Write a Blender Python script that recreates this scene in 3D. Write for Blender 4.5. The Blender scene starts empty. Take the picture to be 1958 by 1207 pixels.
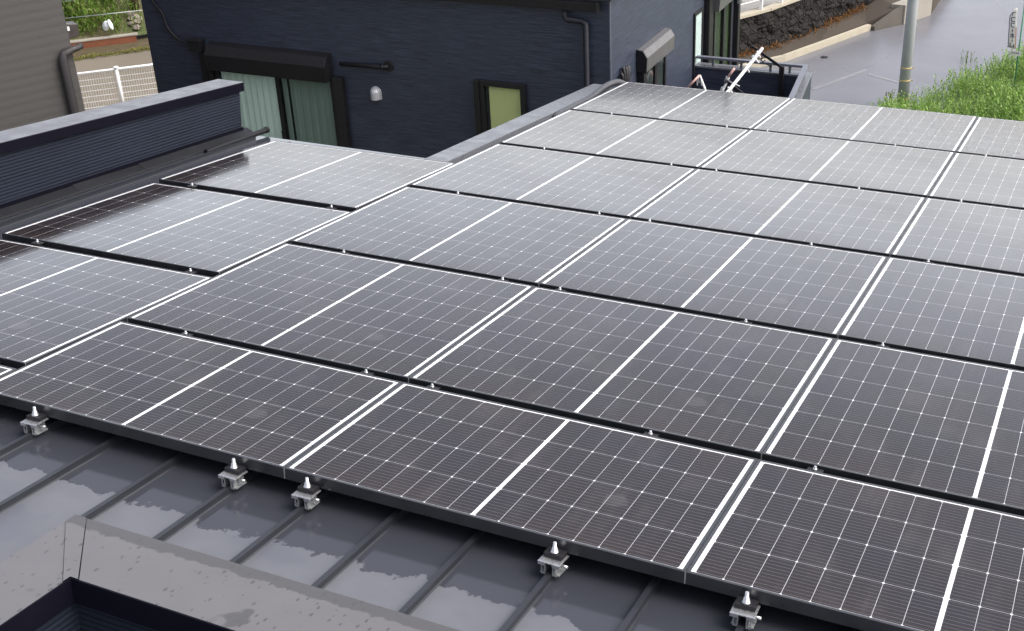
import bpy, math, random
from mathutils import Vector, Matrix
R = math.radians
random.seed(7)
scene = bpy.context.scene
col = scene.collection

# ------------------------------------------------------------------ camera
F_PX = 2428.95                                   # focal length in photo pixels (1958 wide)
CAM = Vector((3.87542331, -3.7939997, 2.68335652))
RC = Matrix(((0.90191015, 0.16682982, -0.39840419),
             (0.42926581, -0.4483886, 0.78401437),
             (-0.04784292, -0.87813181, -0.47602057)))   # camera (x right, y down, z forward) -> world
cd = bpy.data.cameras.new('camera')
cam = bpy.data.objects.new('camera', cd)
col.objects.link(cam)
cd.sensor_width = 36.0
cd.lens = F_PX / 1958 * 36
cd.clip_start = 0.1
cd.clip_end = 3000
m = Matrix(((RC[0][0], -RC[0][1], -RC[0][2], CAM.x),
            (RC[1][0], -RC[1][1], -RC[1][2], CAM.y),
            (RC[2][0], -RC[2][1], -RC[2][2], CAM.z), (0, 0, 0, 1)))
cam.matrix_world = m
scene.camera = cam

# ------------------------------------------------------------------ sky, sun, exposure
SUN_EL, SUN_AZ = 52, 82                         # azimuth from +Y towards +X
w = bpy.data.worlds.new('World')
scene.world = w
w.use_nodes = True
nt = w.node_tree
nt.nodes.clear()
sky = nt.nodes.new('ShaderNodeTexSky')
sky.sky_type = 'NISHITA'
sky.sun_disc = False
sky.sun_elevation = R(SUN_EL)
sky.sun_rotation = R(SUN_AZ)
sky.air_density = 1.0
sky.dust_density = 6.0
sky.ozone_density = 1.0
hs = nt.nodes.new('ShaderNodeHueSaturation')
hs.inputs['Saturation'].default_value = 0.48
bg = nt.nodes.new('ShaderNodeBackground')
bg.inputs['Strength'].default_value = 0.14
wo = nt.nodes.new('ShaderNodeOutputWorld')
nt.links.new(sky.outputs[0], hs.inputs['Color'])
# overcast: sky shaped brighter low down, where the far panels reflect it
wtc = nt.nodes.new('ShaderNodeTexCoord')
wsp = nt.nodes.new('ShaderNodeSeparateXYZ')
wmr = nt.nodes.new('ShaderNodeMapRange')
wmr.interpolation_type = 'SMOOTHSTEP'
wmr.inputs['From Min'].default_value = 0.0
wmr.inputs['From Max'].default_value = 0.32
wmr.inputs['To Min'].default_value = 3.2
wmr.inputs['To Max'].default_value = 0.74
wmx = nt.nodes.new('ShaderNodeMix')
wmx.data_type = 'RGBA'
wmx.blend_type = 'MULTIPLY'
wmx.inputs[0].default_value = 1.0
nt.links.new(wtc.outputs['Generated'], wsp.inputs[0])
nt.links.new(wsp.outputs['Z'], wmr.inputs['Value'])
wmy = nt.nodes.new('ShaderNodeMapRange')          # sky shaped brighter ahead, dimmer behind, to darken faces turned to the camera
wmy.interpolation_type = 'SMOOTHSTEP'
wmy.inputs['From Min'].default_value = -0.7
wmy.inputs['From Max'].default_value = 0.6
wmy.inputs['To Min'].default_value = 0.95
wmy.inputs['To Max'].default_value = 1.12
nt.links.new(wsp.outputs['Y'], wmy.inputs['Value'])
wmm = nt.nodes.new('ShaderNodeMath')
wmm.operation = 'MULTIPLY'
nt.links.new(wmr.outputs[0], wmm.inputs[0])
nt.links.new(wmy.outputs[0], wmm.inputs[1])
wtn = nt.nodes.new('ShaderNodeMix')
wtn.data_type = 'RGBA'
wtn.blend_type = 'MULTIPLY'
wtn.inputs[0].default_value = 1.0
wtn.inputs[7].default_value = (1.015, 0.993, 1.004, 1)
nt.links.new(hs.outputs[0], wtn.inputs[6])
nt.links.new(wtn.outputs[2], wmx.inputs[6])
nt.links.new(wmm.outputs[0], wmx.inputs[7])
nt.links.new(wmx.outputs[2], bg.inputs['Color'])
nt.links.new(bg.outputs[0], wo.inputs['Surface'])
sd = bpy.data.lights.new('sun', 'SUN')
sd.energy = 0.5
sd.angle = R(40)
sd.color = (1.0, 0.97, 0.93)
sun = bpy.data.objects.new('sun', sd)
col.objects.link(sun)
sdir = Vector((math.cos(R(SUN_EL)) * math.sin(R(SUN_AZ)), math.cos(R(SUN_EL)) * math.cos(R(SUN_AZ)), math.sin(R(SUN_EL))))
sun.rotation_euler = sdir.to_track_quat('Z', 'Y').to_euler()
sun.location = sdir * 40
scene.view_settings.view_transform = 'Standard'
scene.view_settings.look = 'None'
scene.view_settings.gamma = 1.0
scene.view_settings.use_curve_mapping = False
scene.view_settings.exposure = 1.3

# ------------------------------------------------------------------ geometry helpers
TH = R(8.0)                                      # the roof falls 8 degrees away from the camera
RM = Matrix.Rotation(-TH, 4, 'X')                # roof coordinates (u, v, n) -> world


def at(x, y, X=None, Y=None, Z=None):
    """Point of the photo pixel's sight line on the plane X=, Y= or Z= (a survey helper)."""
    d = RC @ Vector(((x - 979) / F_PX, (y - 603.5) / F_PX, 1))
    i, val = (0, X) if X is not None else ((1, Y) if Y is not None else (2, Z))
    return CAM + d * ((val - CAM[i]) / d[i])


class MB:
    """Collects shapes and links them as ONE mesh object."""

    def __init__(self):
        self.v, self.f, self.s = [], [], []

    def add(self, vs, fs, smooth=False):
        o = len(self.v)
        self.v += [tuple(p) for p in vs]
        self.f += [tuple(i + o for i in f) for f in fs]
        self.s += [smooth] * len(fs)
        return self

    def box(self, a, b):
        (x0, y0, z0), (x1, y1, z1) = a, b
        x0, x1 = min(x0, x1), max(x0, x1)
        y0, y1 = min(y0, y1), max(y0, y1)
        z0, z1 = min(z0, z1), max(z0, z1)
        vs = [(x0, y0, z0), (x1, y0, z0), (x1, y1, z0), (x0, y1, z0), (x0, y0, z1), (x1, y0, z1), (x1, y1, z1), (x0, y1, z1)]
        return self.add(vs, [(0, 3, 2, 1), (4, 5, 6, 7), (0, 1, 5, 4), (1, 2, 6, 5), (2, 3, 7, 6), (3, 0, 4, 7)])

    def hexa(self, bottom, top):
        return self.add(list(bottom) + list(top), [(0, 3, 2, 1), (4, 5, 6, 7), (0, 1, 5, 4), (1, 2, 6, 5), (2, 3, 7, 6), (3, 0, 4, 7)])

    def prism(self, poly, axis, a, b):
        """poly: 2D outline in the two other axes (in order), extruded along axis from a to b."""
        def mk(p, t):
            return {'X': (t, p[0], p[1]), 'Y': (p[0], t, p[1]), 'Z': (p[0], p[1], t)}[axis]
        n = len(poly)
        vs = [mk(p, a) for p in poly] + [mk(p, b) for p in poly]
        fs = [tuple(range(n - 1, -1, -1)), tuple(range(n, 2 * n))]
        fs += [(i, (i + 1) % n, n + (i + 1) % n, n + i) for i in range(n)]
        return self.add(vs, fs)

    def tube(self, pts, r, seg=10, cap=True):
        pts = [Vector(p) for p in pts]
        rs = r if isinstance(r, (list, tuple)) else [r] * len(pts)
        vs, fs = [], []
        prev = None
        for i, p in enumerate(pts):
            t = (pts[min(i + 1, len(pts) - 1)] - pts[max(i - 1, 0)]).normalized()
            if prev is None:
                ref = Vector((0, 0, 1)) if abs(t.z) < 0.9 else Vector((1, 0, 0))
                a = t.cross(ref).normalized()
            else:
                a = (prev - t * prev.dot(t)).normalized()
            prev = a
            b = t.cross(a)
            for k in range(seg):
                an = 2 * math.pi * k / seg
                vs.append(p + (a * math.cos(an) + b * math.sin(an)) * rs[i])
        for i in range(len(pts) - 1):
            for k in range(seg):
                k2 = (k + 1) % seg
                fs.append((i * seg + k, i * seg + k2, (i + 1) * seg + k2, (i + 1) * seg + k))
        self.add(vs, fs, True)
        if cap:
            o = len(self.v) - len(vs)
            self.f += [tuple(o + k for k in range(seg - 1, -1, -1)), tuple(o + (len(pts) - 1) * seg + k for k in range(seg))]
            self.s += [False, False]
        return self

    def bar(self, a, b, wd, ht, up=(0, 0, 1)):
        a, b, up = Vector(a), Vector(b), Vector(up)
        t = (b - a).normalized()
        s = t.cross(up).normalized() * (wd / 2)
        u = s.cross(t).normalized() * (ht / 2)
        return self.hexa([a - s - u, a + s - u, b + s - u, b - s - u], [a - s + u, a + s + u, b + s + u, b - s + u])

    def build(self, name, mat, parent=None, bevel=0, mw=None):
        me = bpy.data.meshes.new(name)
        me.from_pydata(self.v, [], self.f)
        me.polygons.foreach_set('use_smooth', self.s)
        if mat:
            me.materials.append(mat)
        me.update()
        o = bpy.data.objects.new(name, me)
        col.objects.link(o)
        if bevel:
            md = o.modifiers.new('bevel', 'BEVEL')
            md.width = bevel
            md.segments = 2
            md.limit_method = 'ANGLE'
        if parent:
            o.parent = parent
        elif mw is not None:
            o.matrix_world = mw
        return o


def tag(o, label=None, cat=None, group=None, kind=None):
    for k, v in (('label', label), ('category', cat), ('group', group), ('kind', kind)):
        if v:
            o[k] = v
    return o


def empty(name, label, cat, group=None, mw=None, loc=None):
    o = bpy.data.objects.new(name, None)
    o.empty_display_size = 0.1
    col.objects.link(o)
    if mw is not None:
        o.matrix_world = mw
    if loc is not None:
        o.location = loc
    return tag(o, label, cat, group)


def copy_tree(o, parent=None):
    c = o.copy()
    col.objects.link(c)
    if parent:
        c.parent = parent
    for ch in [x for x in bpy.data.objects if x.parent == o]:
        copy_tree(ch, c)
    return c


# ------------------------------------------------------------------ materials
class NT:
    def __init__(self, name):
        self.m = bpy.data.materials.new(name)
        self.m.use_nodes = True
        self.t = self.m.node_tree
        self.t.nodes.clear()
        self.out = self.t.nodes.new('ShaderNodeOutputMaterial')
        self.bsdf = self.t.nodes.new('ShaderNodeBsdfPrincipled')
        self.t.links.new(self.bsdf.outputs[0], self.out.inputs['Surface'])
        self._tc = None

    def n(self, typ, **kw):
        nd = self.t.nodes.new(typ)
        for k, v in kw.items():
            setattr(nd, k, v)
        return nd

    def set(self, nd, key, val):
        sock = nd.inputs[key]
        if isinstance(val, bpy.types.NodeSocket):
            self.t.links.new(val, sock)
        else:
            if isinstance(val, tuple) and len(val) == 3 and sock.type == 'RGBA':
                val = (*val, 1)
            sock.default_value = val

    def p(self, key, val):
        self.set(self.bsdf, key, val)
        return self

    def co(self):
        if not self._tc:
            self._tc = self.n('ShaderNodeTexCoord')
        return self._tc.outputs['Object']

    def mapped(self, scale=(1, 1, 1), loc=(0, 0, 0), rot=(0, 0, 0)):
        mp = self.n('ShaderNodeMapping')
        self.t.links.new(self.co(), mp.inputs['Vector'])
        mp.inputs['Scale'].default_value = scale
        mp.inputs['Location'].default_value = loc
        mp.inputs['Rotation'].default_value = rot
        return mp.outputs[0]

    def noise(self, scale=5, detail=3, rough=0.55, vec=None):
        nd = self.n('ShaderNodeTexNoise')
        self.t.links.new(vec if vec is not None else self.co(), nd.inputs['Vector'])
        nd.inputs['Scale'].default_value = scale
        nd.inputs['Detail'].default_value = detail
        nd.inputs['Roughness'].default_value = rough
        return nd.outputs['Fac']

    def voro(self, scale=5, vec=None, feature='F1', out='Distance', rand=1.0):
        nd = self.n('ShaderNodeTexVoronoi', feature=feature)
        self.t.links.new(vec if vec is not None else self.co(), nd.inputs['Vector'])
        nd.inputs['Scale'].default_value = scale
        nd.inputs['Randomness'].default_value = rand
        return nd.outputs[out]

    def math(self, op, a, b=0.0, c=None, clamp=False):
        nd = self.n('ShaderNodeMath', operation=op, use_clamp=clamp)
        self.set(nd, 0, a)
        self.set(nd, 1, b)
        if c is not None:
            self.set(nd, 2, c)
        return nd.outputs[0]

    def step(self, x, lo, hi, a=0.0, b=1.0):
        nd = self.n('ShaderNodeMapRange', interpolation_type='SMOOTHSTEP')
        self.set(nd, 'Value', x)
        nd.inputs['From Min'].default_value = lo
        nd.inputs['From Max'].default_value = hi
        nd.inputs['To Min'].default_value = a
        nd.inputs['To Max'].default_value = b
        return nd.outputs[0]

    def mix(self, f, a, b):
        nd = self.n('ShaderNodeMix', data_type='RGBA')
        self.set(nd, 0, f)
        for key, val in ((6, a), (7, b)):
            if isinstance(val, bpy.types.NodeSocket):
                self.t.links.new(val, nd.inputs[key])
            else:
                nd.inputs[key].default_value = (*val, 1)
        return nd.outputs[2]

    def mixf(self, f, a, b):
        nd = self.n('ShaderNodeMix', data_type='FLOAT')
        self.set(nd, 0, f)
        self.set(nd, 2, a)
        self.set(nd, 3, b)
        return nd.outputs[0]

    def bump(self, h, strength=0.3, dist=0.01):
        nd = self.n('ShaderNodeBump')
        self.t.links.new(h, nd.inputs['Height'])
        nd.inputs['Strength'].default_value = strength
        nd.inputs['Distance'].default_value = dist
        self.t.links.new(nd.outputs[0], self.bsdf.inputs['Normal'])
        return self

    def xyz(self):
        nd = self.n('ShaderNodeSeparateXYZ')
        self.t.links.new(self.co(), nd.inputs[0])
        return nd.outputs


def simple(name, c, rough=0.5, metal=0.0, var=0.12, scale=8, spec=0.5, bump=0.0, bscale=60):
    """Plain surface with mottled tone and roughness."""
    k = NT(name)
    f = k.noise(scale, 4)
    lo = tuple(x * (1 - var) for x in c)
    hi = tuple(min(1, x * (1 + var)) for x in c)
    k.p('Base Color', k.mix(f, lo, hi)).p('Roughness', k.step(k.noise(scale * 2.3, 3), 0.3, 0.7, max(0.03, rough - 0.08), min(1, rough + 0.08)))
    k.p('Metallic', metal).p('Specular IOR Level', spec)
    if bump:
        k.bump(k.noise(bscale, 3), bump, 0.01)
    return k.m


def siding(name, c, pitch=0.018, depth=0.5, rough=0.4, lo=0.55, hi=1.5, along=3.0, course=0, spec=0.5):
    """Fibre cement siding: fine horizontal grooves broken into short dashes."""
    k = NT(name)
    a = k.noise(1.0, 2, 0.5, k.mapped((along, along, 1.0 / pitch)))
    b = k.noise(1.0, 2, 0.5, k.mapped((along * 4, along * 4, 2.3 / pitch)))
    h = k.math('ADD', k.math('MULTIPLY', a, 0.62), k.math('MULTIPLY', b, 0.38))
    if course:
        X, Y, Z = k.xyz()
        g = k.math('FRACT', k.math('DIVIDE', Z, course))
        h = k.math('ADD', k.math('MULTIPLY', h, 0.55), k.math('MULTIPLY', k.step(k.math('ABSOLUTE', k.math('SUBTRACT', g, 0.5)), 0.12, 0.42, 0.62, 0.30), 0.75))
    big = k.noise(0.9, 3)
    tone = k.step(h, 0.36, 0.66)
    cc = k.mix(tone, tuple(x * lo for x in c), tuple(x * hi for x in c))
    cc = k.mix(k.step(big, 0.35, 0.7, 0.0, 0.35), cc, tuple(x * 0.9 for x in c))
    k.p('Base Color', cc).p('Roughness', rough).p('Specular IOR Level', spec)
    k.bump(h, depth, 0.012)
    return k.m


def foliage(name, cols, rough=0.6):
    """Leaves whose hue differs from leaf to leaf."""
    k = NT(name)
    g = k.n('ShaderNodeNewGeometry')
    rp = k.n('ShaderNodeValToRGB')
    k.t.links.new(g.outputs['Random Per Island'], rp.inputs[0])
    el = rp.color_ramp.elements
    while len(el) < len(cols):
        el.new(0.5)
    for i, c in enumerate(cols):
        el[i].position = i / max(1, len(cols) - 1)
        el[i].color = (*c, 1)
    n = k.noise(0.9, 3)
    cc = k.mix(k.step(n, 0.35, 0.65, 0.0, 0.5), rp.outputs[0], tuple(x * 0.72 for x in cols[len(cols) // 2]))
    k.p('Base Color', cc).p('Roughness', rough).p('Specular IOR Level', 0.3)
    tr = k.n('ShaderNodeBsdfTranslucent')
    k.t.links.new(cc, tr.inputs['Color'])
    ms = k.n('ShaderNodeMixShader')
    ms.inputs[0].default_value = 0.35
    k.t.links.new(k.bsdf.outputs[0], ms.inputs[1])
    k.t.links.new(tr.outputs[0], ms.inputs[2])
    k.t.links.new(ms.outputs[0], k.out.inputs['Surface'])
    return k.m


def pane_mat(name, tint=(1, 1, 1), clear=0.8, rough=0.02):
    """Window glass: part see-through, part mirror by viewing angle."""
    k = NT(name)
    tr = k.n('ShaderNodeBsdfTransparent')
    tr.inputs[0].default_value = (*[t * clear for t in tint], 1)
    gl = k.n('ShaderNodeBsdfGlossy')
    gl.inputs['Roughness'].default_value = rough
    fr = k.n('ShaderNodeFresnel')
    fr.inputs['IOR'].default_value = 1.55
    ms = k.n('ShaderNodeMixShader')
    ge = k.n('ShaderNodeNewGeometry')
    front = k.math('SUBTRACT', 1.0, ge.outputs['Backfacing'])
    k.t.links.new(k.math('MULTIPLY', fr.outputs[0], front), ms.inputs[0])
    k.t.links.new(tr.outputs[0], ms.inputs[1])
    k.t.links.new(gl.outputs[0], ms.inputs[2])
    k.t.links.new(ms.outputs[0], k.out.inputs['Surface'])
    return k.m


PW, PH6, PH4 = 1.45, 1.2192, 0.8048              # visible glass of a panel
GX, GY = 0.0257, 0.0693                          # glass to glass


def cell_mat(name, h, rows, drops):
    """Half-cut cells behind glass: white sheet between the cells, chamfered corners, fine busbars."""
    k = NT(name)
    X, Y, Z = k.xyz()
    mx, cg, top, bot = 0.0140, 0.0135, 0.0065, 0.002
    px = (PW - 2 * mx - cg) / 16
    py = (h - top - bot) / rows
    half = k.math('GREATER_THAN', X, PW / 2)
    uu = k.math('SUBTRACT', k.math('SUBTRACT', X, mx), k.math('MULTIPLY', half, cg))
    fu = k.math('FRACT', k.math('DIVIDE', uu, px))
    du = k.math('MULTIPLY', k.math('MINIMUM', fu, k.math('SUBTRACT', 1.0, fu)), px)
    vv = k.math('DIVIDE', k.math('SUBTRACT', Y, bot), py)
    fv = k.math('FRACT', vv)
    dv = k.math('MULTIPLY', k.math('MINIMUM', fv, k.math('SUBTRACT', 1.0, fv)), py)
    gap = k.math('MAXIMUM', k.math('LESS_THAN', du, 0.0008), k.math('LESS_THAN', dv, 0.0007))
    dia = k.math('LESS_THAN', k.math('ADD', du, dv), 0.0052)
    mar = k.math('MAXIMUM', k.math('LESS_THAN', X, mx), k.math('GREATER_THAN', X, PW - mx))
    mid = k.math('LESS_THAN', k.math('ABSOLUTE', k.math('SUBTRACT', X, PW / 2)), cg / 2)
    tp = k.math('GREATER_THAN', Y, h - top)
    white = k.math('MAXIMUM', dia, k.math('MAXIMUM', k.math('MAXIMUM', mar, mid), tp))
    bb = k.math('FRACT', k.math('MULTIPLY', vv, 10.0))
    bus = k.math('LESS_THAN', k.math('ABSOLUTE', k.math('SUBTRACT', bb, 0.5)), 0.028)
    dust = k.noise(3.2, 5, 0.62)
    cell = k.mix(k.step(k.noise(2.1, 2), 0.3, 0.7), (0.0155, 0.0110, 0.0106), (0.0125, 0.0102, 0.0138))
    # each cell a touch different
    ids = k.n('ShaderNodeCombineXYZ')
    k.set(ids, 0, k.math('FLOOR', k.math('DIVIDE', uu, px)))
    k.set(ids, 1, k.math('FLOOR', vv))
    wn = k.n('ShaderNodeTexWhiteNoise', noise_dimensions='2D')
    k.t.links.new(ids.outputs[0], wn.inputs['Vector'])
    cell = k.mix(k.math('MULTIPLY', wn.outputs['Value'], 0.35), cell, (0.017, 0.013, 0.013))
    cell = k.mix(k.math('MULTIPLY', bus, 0.6), cell, (0.20, 0.19, 0.20))
    cc = k.mix(k.math('MULTIPLY', gap, 0.95), cell, (0.46, 0.47, 0.49))
    cc = k.mix(white, cc, (0.80, 0.81, 0.82))
    # water film and dried dust
    runs = k.noise(1.0, 4, 0.6, k.mapped((22, 2.0, 1)))
    film = k.math('ADD', k.math('MULTIPLY', dust, 0.6), k.math('MULTIPLY', runs, 0.4))
    cc = k.mix(k.step(film, 0.47, 0.72, 0.0, 0.07), cc, (0.34, 0.32, 0.31))
    mark = k.voro(2.6, None)
    mrk2 = k.voro(2.6, None, out='Color')
    msep = k.n('ShaderNodeSeparateColor')
    k.t.links.new(mrk2, msep.inputs[0])
    mrad = k.math('MULTIPLY', k.math('GREATER_THAN', msep.outputs[0], 0.62), k.math('MULTIPLY', msep.outputs[1], 0.16))
    medge = k.math('SUBTRACT', k.math('ADD', mrad, k.math('MULTIPLY', k.math('SUBTRACT', k.noise(24, 3), 0.5), 0.10)), mark)
    cc = k.mix(k.step(medge, 0.0, 0.02, 0.0, 0.045), cc, (0.5, 0.5, 0.52))
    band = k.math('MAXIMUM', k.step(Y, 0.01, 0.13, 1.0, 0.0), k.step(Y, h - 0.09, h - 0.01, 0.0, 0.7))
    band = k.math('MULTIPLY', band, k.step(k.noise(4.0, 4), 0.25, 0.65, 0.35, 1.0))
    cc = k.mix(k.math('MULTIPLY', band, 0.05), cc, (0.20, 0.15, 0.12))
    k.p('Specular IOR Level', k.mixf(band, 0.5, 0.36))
    if drops:
        mott = k.math('MULTIPLY', k.step(k.noise(48, 2), 0.40, 0.66), k.step(k.noise(2.2, 2), 0.25, 0.6, 0.5, 1.0))
        cc = k.mix(k.math('MULTIPLY', mott, 0.15), cc, (0.62, 0.64, 0.68))
    k.p('Base Color', cc)
    k.p('IOR', 1.52)
    if drops:
        d = k.voro(95, None)
        hgt = k.step(d, 0.1, 0.55, 1.0, 0.0)
        k.p('Roughness', k.step(k.noise(120, 2), 0.35, 0.65, 0.06, 0.2))
        k.bump(k.math('MULTIPLY', hgt, k.step(k.noise(30, 3), 0.35, 0.6)), 0.09, 0.004)
    else:
        k.p('Roughness', k.step(k.noise(1.7, 4), 0.3, 0.75, 0.075, 0.15))
    return k.m


def roof_mat():
    k = NT('wet_metal_roof')
    X, Y, Z = k.xyz()
    n1 = k.noise(2.6, 3, 0.5)
    n2 = k.noise(11, 4, 0.55)
    n3 = k.noise(1.4, 2, 0.5, k.mapped((1, 1, 1), (3.1, 7.7, 0)))
    edge = k.step(Y, -1.34, -0.92)                         # drip zone under the panel edge stays wet
    s = k.math('ADD', k.math('ADD', k.math('MULTIPLY', n1, 0.55), k.math('MULTIPLY', n2, 0.42)), k.math('MULTIPLY', edge, 0.60))
    run = k.noise(1.0, 3, 0.6, k.mapped((16, 2.2, 1)))
    s = k.math('ADD', s, k.math('MULTIPLY', k.math('SUBTRACT', run, 0.5), 0.14))
    wet = k.step(s, 0.738, 0.772)
    pud = k.step(k.math('ADD', k.math('MULTIPLY', n3, 0.7), k.math('MULTIPLY', n2, 0.3)), 0.50, 0.60)
    dry = k.mix(n2, (0.105, 0.112, 0.126), (0.145, 0.153, 0.17))
    dry = k.mix(k.math('MULTIPLY', pud, 0.7), dry, (0.095, 0.105, 0.125))
    k.p('Base Color', k.mix(wet, dry, (0.040, 0.044, 0.054)))
    k.p('Roughness', k.mixf(wet, k.mixf(pud, 0.46, 0.34), 0.10))
    k.p('Specular IOR Level', k.mixf(wet, 0.36, 0.5))
    k.bump(k.math('ADD', k.noise(6, 2), k.math('MULTIPLY', k.noise(70, 3), k.mixf(wet, 0.5, 0.0))), 0.03, 0.012)
    return k.m


def coping_mat(name, c, wetx=None):
    k = NT(name)
    X, Y, Z = k.xyz()
    n = k.noise(7, 4)
    cc = k.mix(n, tuple(x * 0.9 for x in c), tuple(x * 1.1 for x in c))
    sp = k.voro(42, k.mapped((1.5, 0.7, 1), rot=(0, 0, 0.5)))
    pick = k.voro(42, k.mapped((1.5, 0.7, 1), rot=(0, 0, 0.5)), out='Color')
    sep = k.n('ShaderNodeSeparateColor')
    k.t.links.new(pick, sep.inputs[0])
    siz = k.math('MULTIPLY', k.math('GREATER_THAN', sep.outputs[0], 0.3), k.math('MULTIPLY', sep.outputs[1], 0.33))
    spot = k.math('LESS_THAN', sp, siz)
    cc = k.mix(k.math('MULTIPLY', spot, 0.8), cc, tuple(x * 0.42 for x in c))
    if wetx is not None:
        band = k.step(k.math('ADD', Y, k.math('MULTIPLY', k.noise(14, 3), 0.07)), wetx - 0.0, wetx + 0.006)
        blob = k.step(k.noise(3.0, 3), 0.63, 0.65)
        cc = k.mix(k.math('MULTIPLY', k.math('MAXIMUM', band, blob), 0.8), cc, tuple(x * 0.5 for x in c))
    k.p('Base Color', cc).p('Roughness', 0.42)
    k.bump(k.noise(40, 3), 0.03, 0.01)
    return k.m


M = {}
M['navy'] = siding('navy_siding', (0.037, 0.046, 0.072), 0.013, 0.2, 0.45, 0.58, 1.42, 3.0)
M['navy_near'] = siding('navy_ribbed_siding', (0.0095, 0.0125, 0.020), 0.010, 0.6, 0.55, 0.45, 1.7, 1.6, 0.021, 0.14)
M['black'] = simple('black_metal', (0.014, 0.0135, 0.016), 0.42, 0.0, 0.1, 3, 0.4)
M['black_matt'] = simple('black_plastic', (0.010, 0.010, 0.012), 0.5)
M['frame'] = simple('black_anodised_frame', (0.014, 0.015, 0.018), 0.33, 0.0, 0.1, 6, 0.7)
M['frame'].node_tree.nodes['Principled BSDF'].inputs['IOR'].default_value = 1.65
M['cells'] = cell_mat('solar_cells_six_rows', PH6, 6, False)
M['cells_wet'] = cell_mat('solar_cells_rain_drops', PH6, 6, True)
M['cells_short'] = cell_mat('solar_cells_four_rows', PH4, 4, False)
M['roof'] = roof_mat()
M['seam'] = simple('seam_metal', (0.022, 0.025, 0.031), 0.42, 0.0, 0.12, 4)
M['flashing'] = simple('dark_flashing_metal', (0.011, 0.012, 0.014), 0.5, 0.0, 0.2, 5, 0.22)
M['trim_grey'] = simple('grey_edge_trim', (0.13, 0.14, 0.155), 0.33, 0.0, 0.1, 5, 0.5)
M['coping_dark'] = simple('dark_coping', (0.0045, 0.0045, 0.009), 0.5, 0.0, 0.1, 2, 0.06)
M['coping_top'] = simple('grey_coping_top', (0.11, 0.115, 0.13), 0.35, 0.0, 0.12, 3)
M['coping_near'] = coping_mat('speckled_taupe_coping', (0.120, 0.119, 0.124), -1.475)
M['steel'] = simple('zinc_steel', (0.62, 0.63, 0.64), 0.32, 0.85, 0.1, 30)
M['steel_dull'] = simple('dull_galvanised_steel', (0.35, 0.37, 0.38), 0.45, 0.6, 0.15, 30)
M['white_metal'] = simple('white_painted_metal', (0.72, 0.73, 0.74), 0.4, 0.0, 0.08)
M['taupe'] = simple('taupe_painted_metal', (0.095, 0.095, 0.098), 0.4, 0.0, 0.08, 4)
M['conduit'] = simple('grey_conduit', (0.06, 0.065, 0.075), 0.5, 0.0, 0.2, 12)
M['pane'] = pane_mat('window_glass', (0.95, 1.0, 0.98), 0.96)
M['screen'] = pane_mat('glass_behind_insect_screen', (0.93, 1.0, 0.97), 0.72, 0.15)
M['dark_pane'] = pane_mat('dark_room_glass', (0.5, 0.55, 0.55), 0.5)
M['curtain'] = simple('pale_green_curtain', (0.82, 0.87, 0.83), 0.8, 0, 0.06, 4)
M['blind'] = simple('yellow_green_blind', (0.84, 0.78, 0.36), 0.7, 0, 0.1, 2)
M['room'] = simple('dark_room', (0.03, 0.035, 0.035), 0.9)
M['grey_siding'] = siding('grey_tile_siding', (0.060, 0.058, 0.055), 0.03, 0.22, 0.65, 0.86, 1.1, 5.0, 0.09)
M['pole_steel'] = simple('grey_pole_steel', (0.36, 0.38, 0.40), 0.45, 0.0, 0.15, 3)
M['concrete'] = simple('weathered_concrete', (0.30, 0.28, 0.24), 0.8, 0, 0.22, 3, 0.3, 0.3, 30)
M['sand_kerb'] = simple('pale_kerb_concrete', (0.40, 0.365, 0.285), 0.8, 0, 0.18, 4, 0.3, 0.3, 30)
M['yellow'] = simple('yellow_band', (0.55, 0.42, 0.16), 0.6)


def road_mat(name, a, b, rough, spec=0.5):
    k = NT(name)
    n = k.noise(0.5, 4, 0.6)
    st = k.noise(0.45, 3, 0.55, k.mapped((1.0, 0.35, 1), rot=(0, 0, 0.42)))
    g = k.noise(90, 2)
    cc = k.mix(n, tuple(x * 0.8 for x in a), tuple(x * 1.2 for x in b))
    cc = k.mix(k.math('MULTIPLY', g, 0.25), cc, tuple(x * 1.5 for x in a))
    k.p('Base Color', cc).p('Roughness', k.math('ADD', k.math('MULTIPLY', st, 0.3), rough - 0.15)).p('Specular IOR Level', spec)
    k.bump(g, 0.06, 0.004)
    return k.m


M['road'] = road_mat('wet_asphalt', (0.11, 0.113, 0.126), (0.16, 0.163, 0.18), 0.26)
M['lane'] = road_mat('old_brown_asphalt', (0.14, 0.122, 0.092), (0.185, 0.162, 0.125), 0.7, 0.3)
M['walk'] = road_mat('brown_pavement', (0.05, 0.042, 0.033), (0.08, 0.068, 0.055), 0.75, 0.2)


def earth_mat():
    k = NT('soil_and_grass')
    n = k.noise(1.1, 5, 0.6)
    k.p('Base Color', k.mix(k.step(n, 0.35, 0.65), (0.075, 0.10, 0.03), (0.13, 0.11, 0.06))).p('Roughness', 0.9)
    k.bump(k.noise(9, 5), 0.8, 0.08)
    return k.m


def stone_mat():
    k = NT('dark_field_stone')
    wv_ = k.mapped((1, 1, 1.2))
    v = k.voro(5.5, wv_, 'F1', 'Color')
    d = k.voro(5.5, wv_, 'DISTANCE_TO_EDGE')
    sep = k.n('ShaderNodeSeparateColor')
    k.t.links.new(v, sep.inputs[0])
    cc = k.mix(sep.outputs[0], (0.0085, 0.0075, 0.007), (0.021, 0.018, 0.017))
    cc = k.mix(k.step(d, 0.0, 0.05, 0.8, 0.0), cc, (0.010, 0.009, 0.008))
    cc = k.mix(k.step(k.noise(5, 4), 0.6, 0.78, 0, 0.4), cc, (0.06, 0.055, 0.035))
    k.p('Base Color', cc).p('Roughness', 0.85).p('Specular IOR Level', 0.25)
    k.bump(k.math('ADD', k.step(d, 0, 0.12), k.math('MULTIPLY', k.noise(14, 4), 0.6)), 0.8, 0.06)
    return k.m


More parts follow.
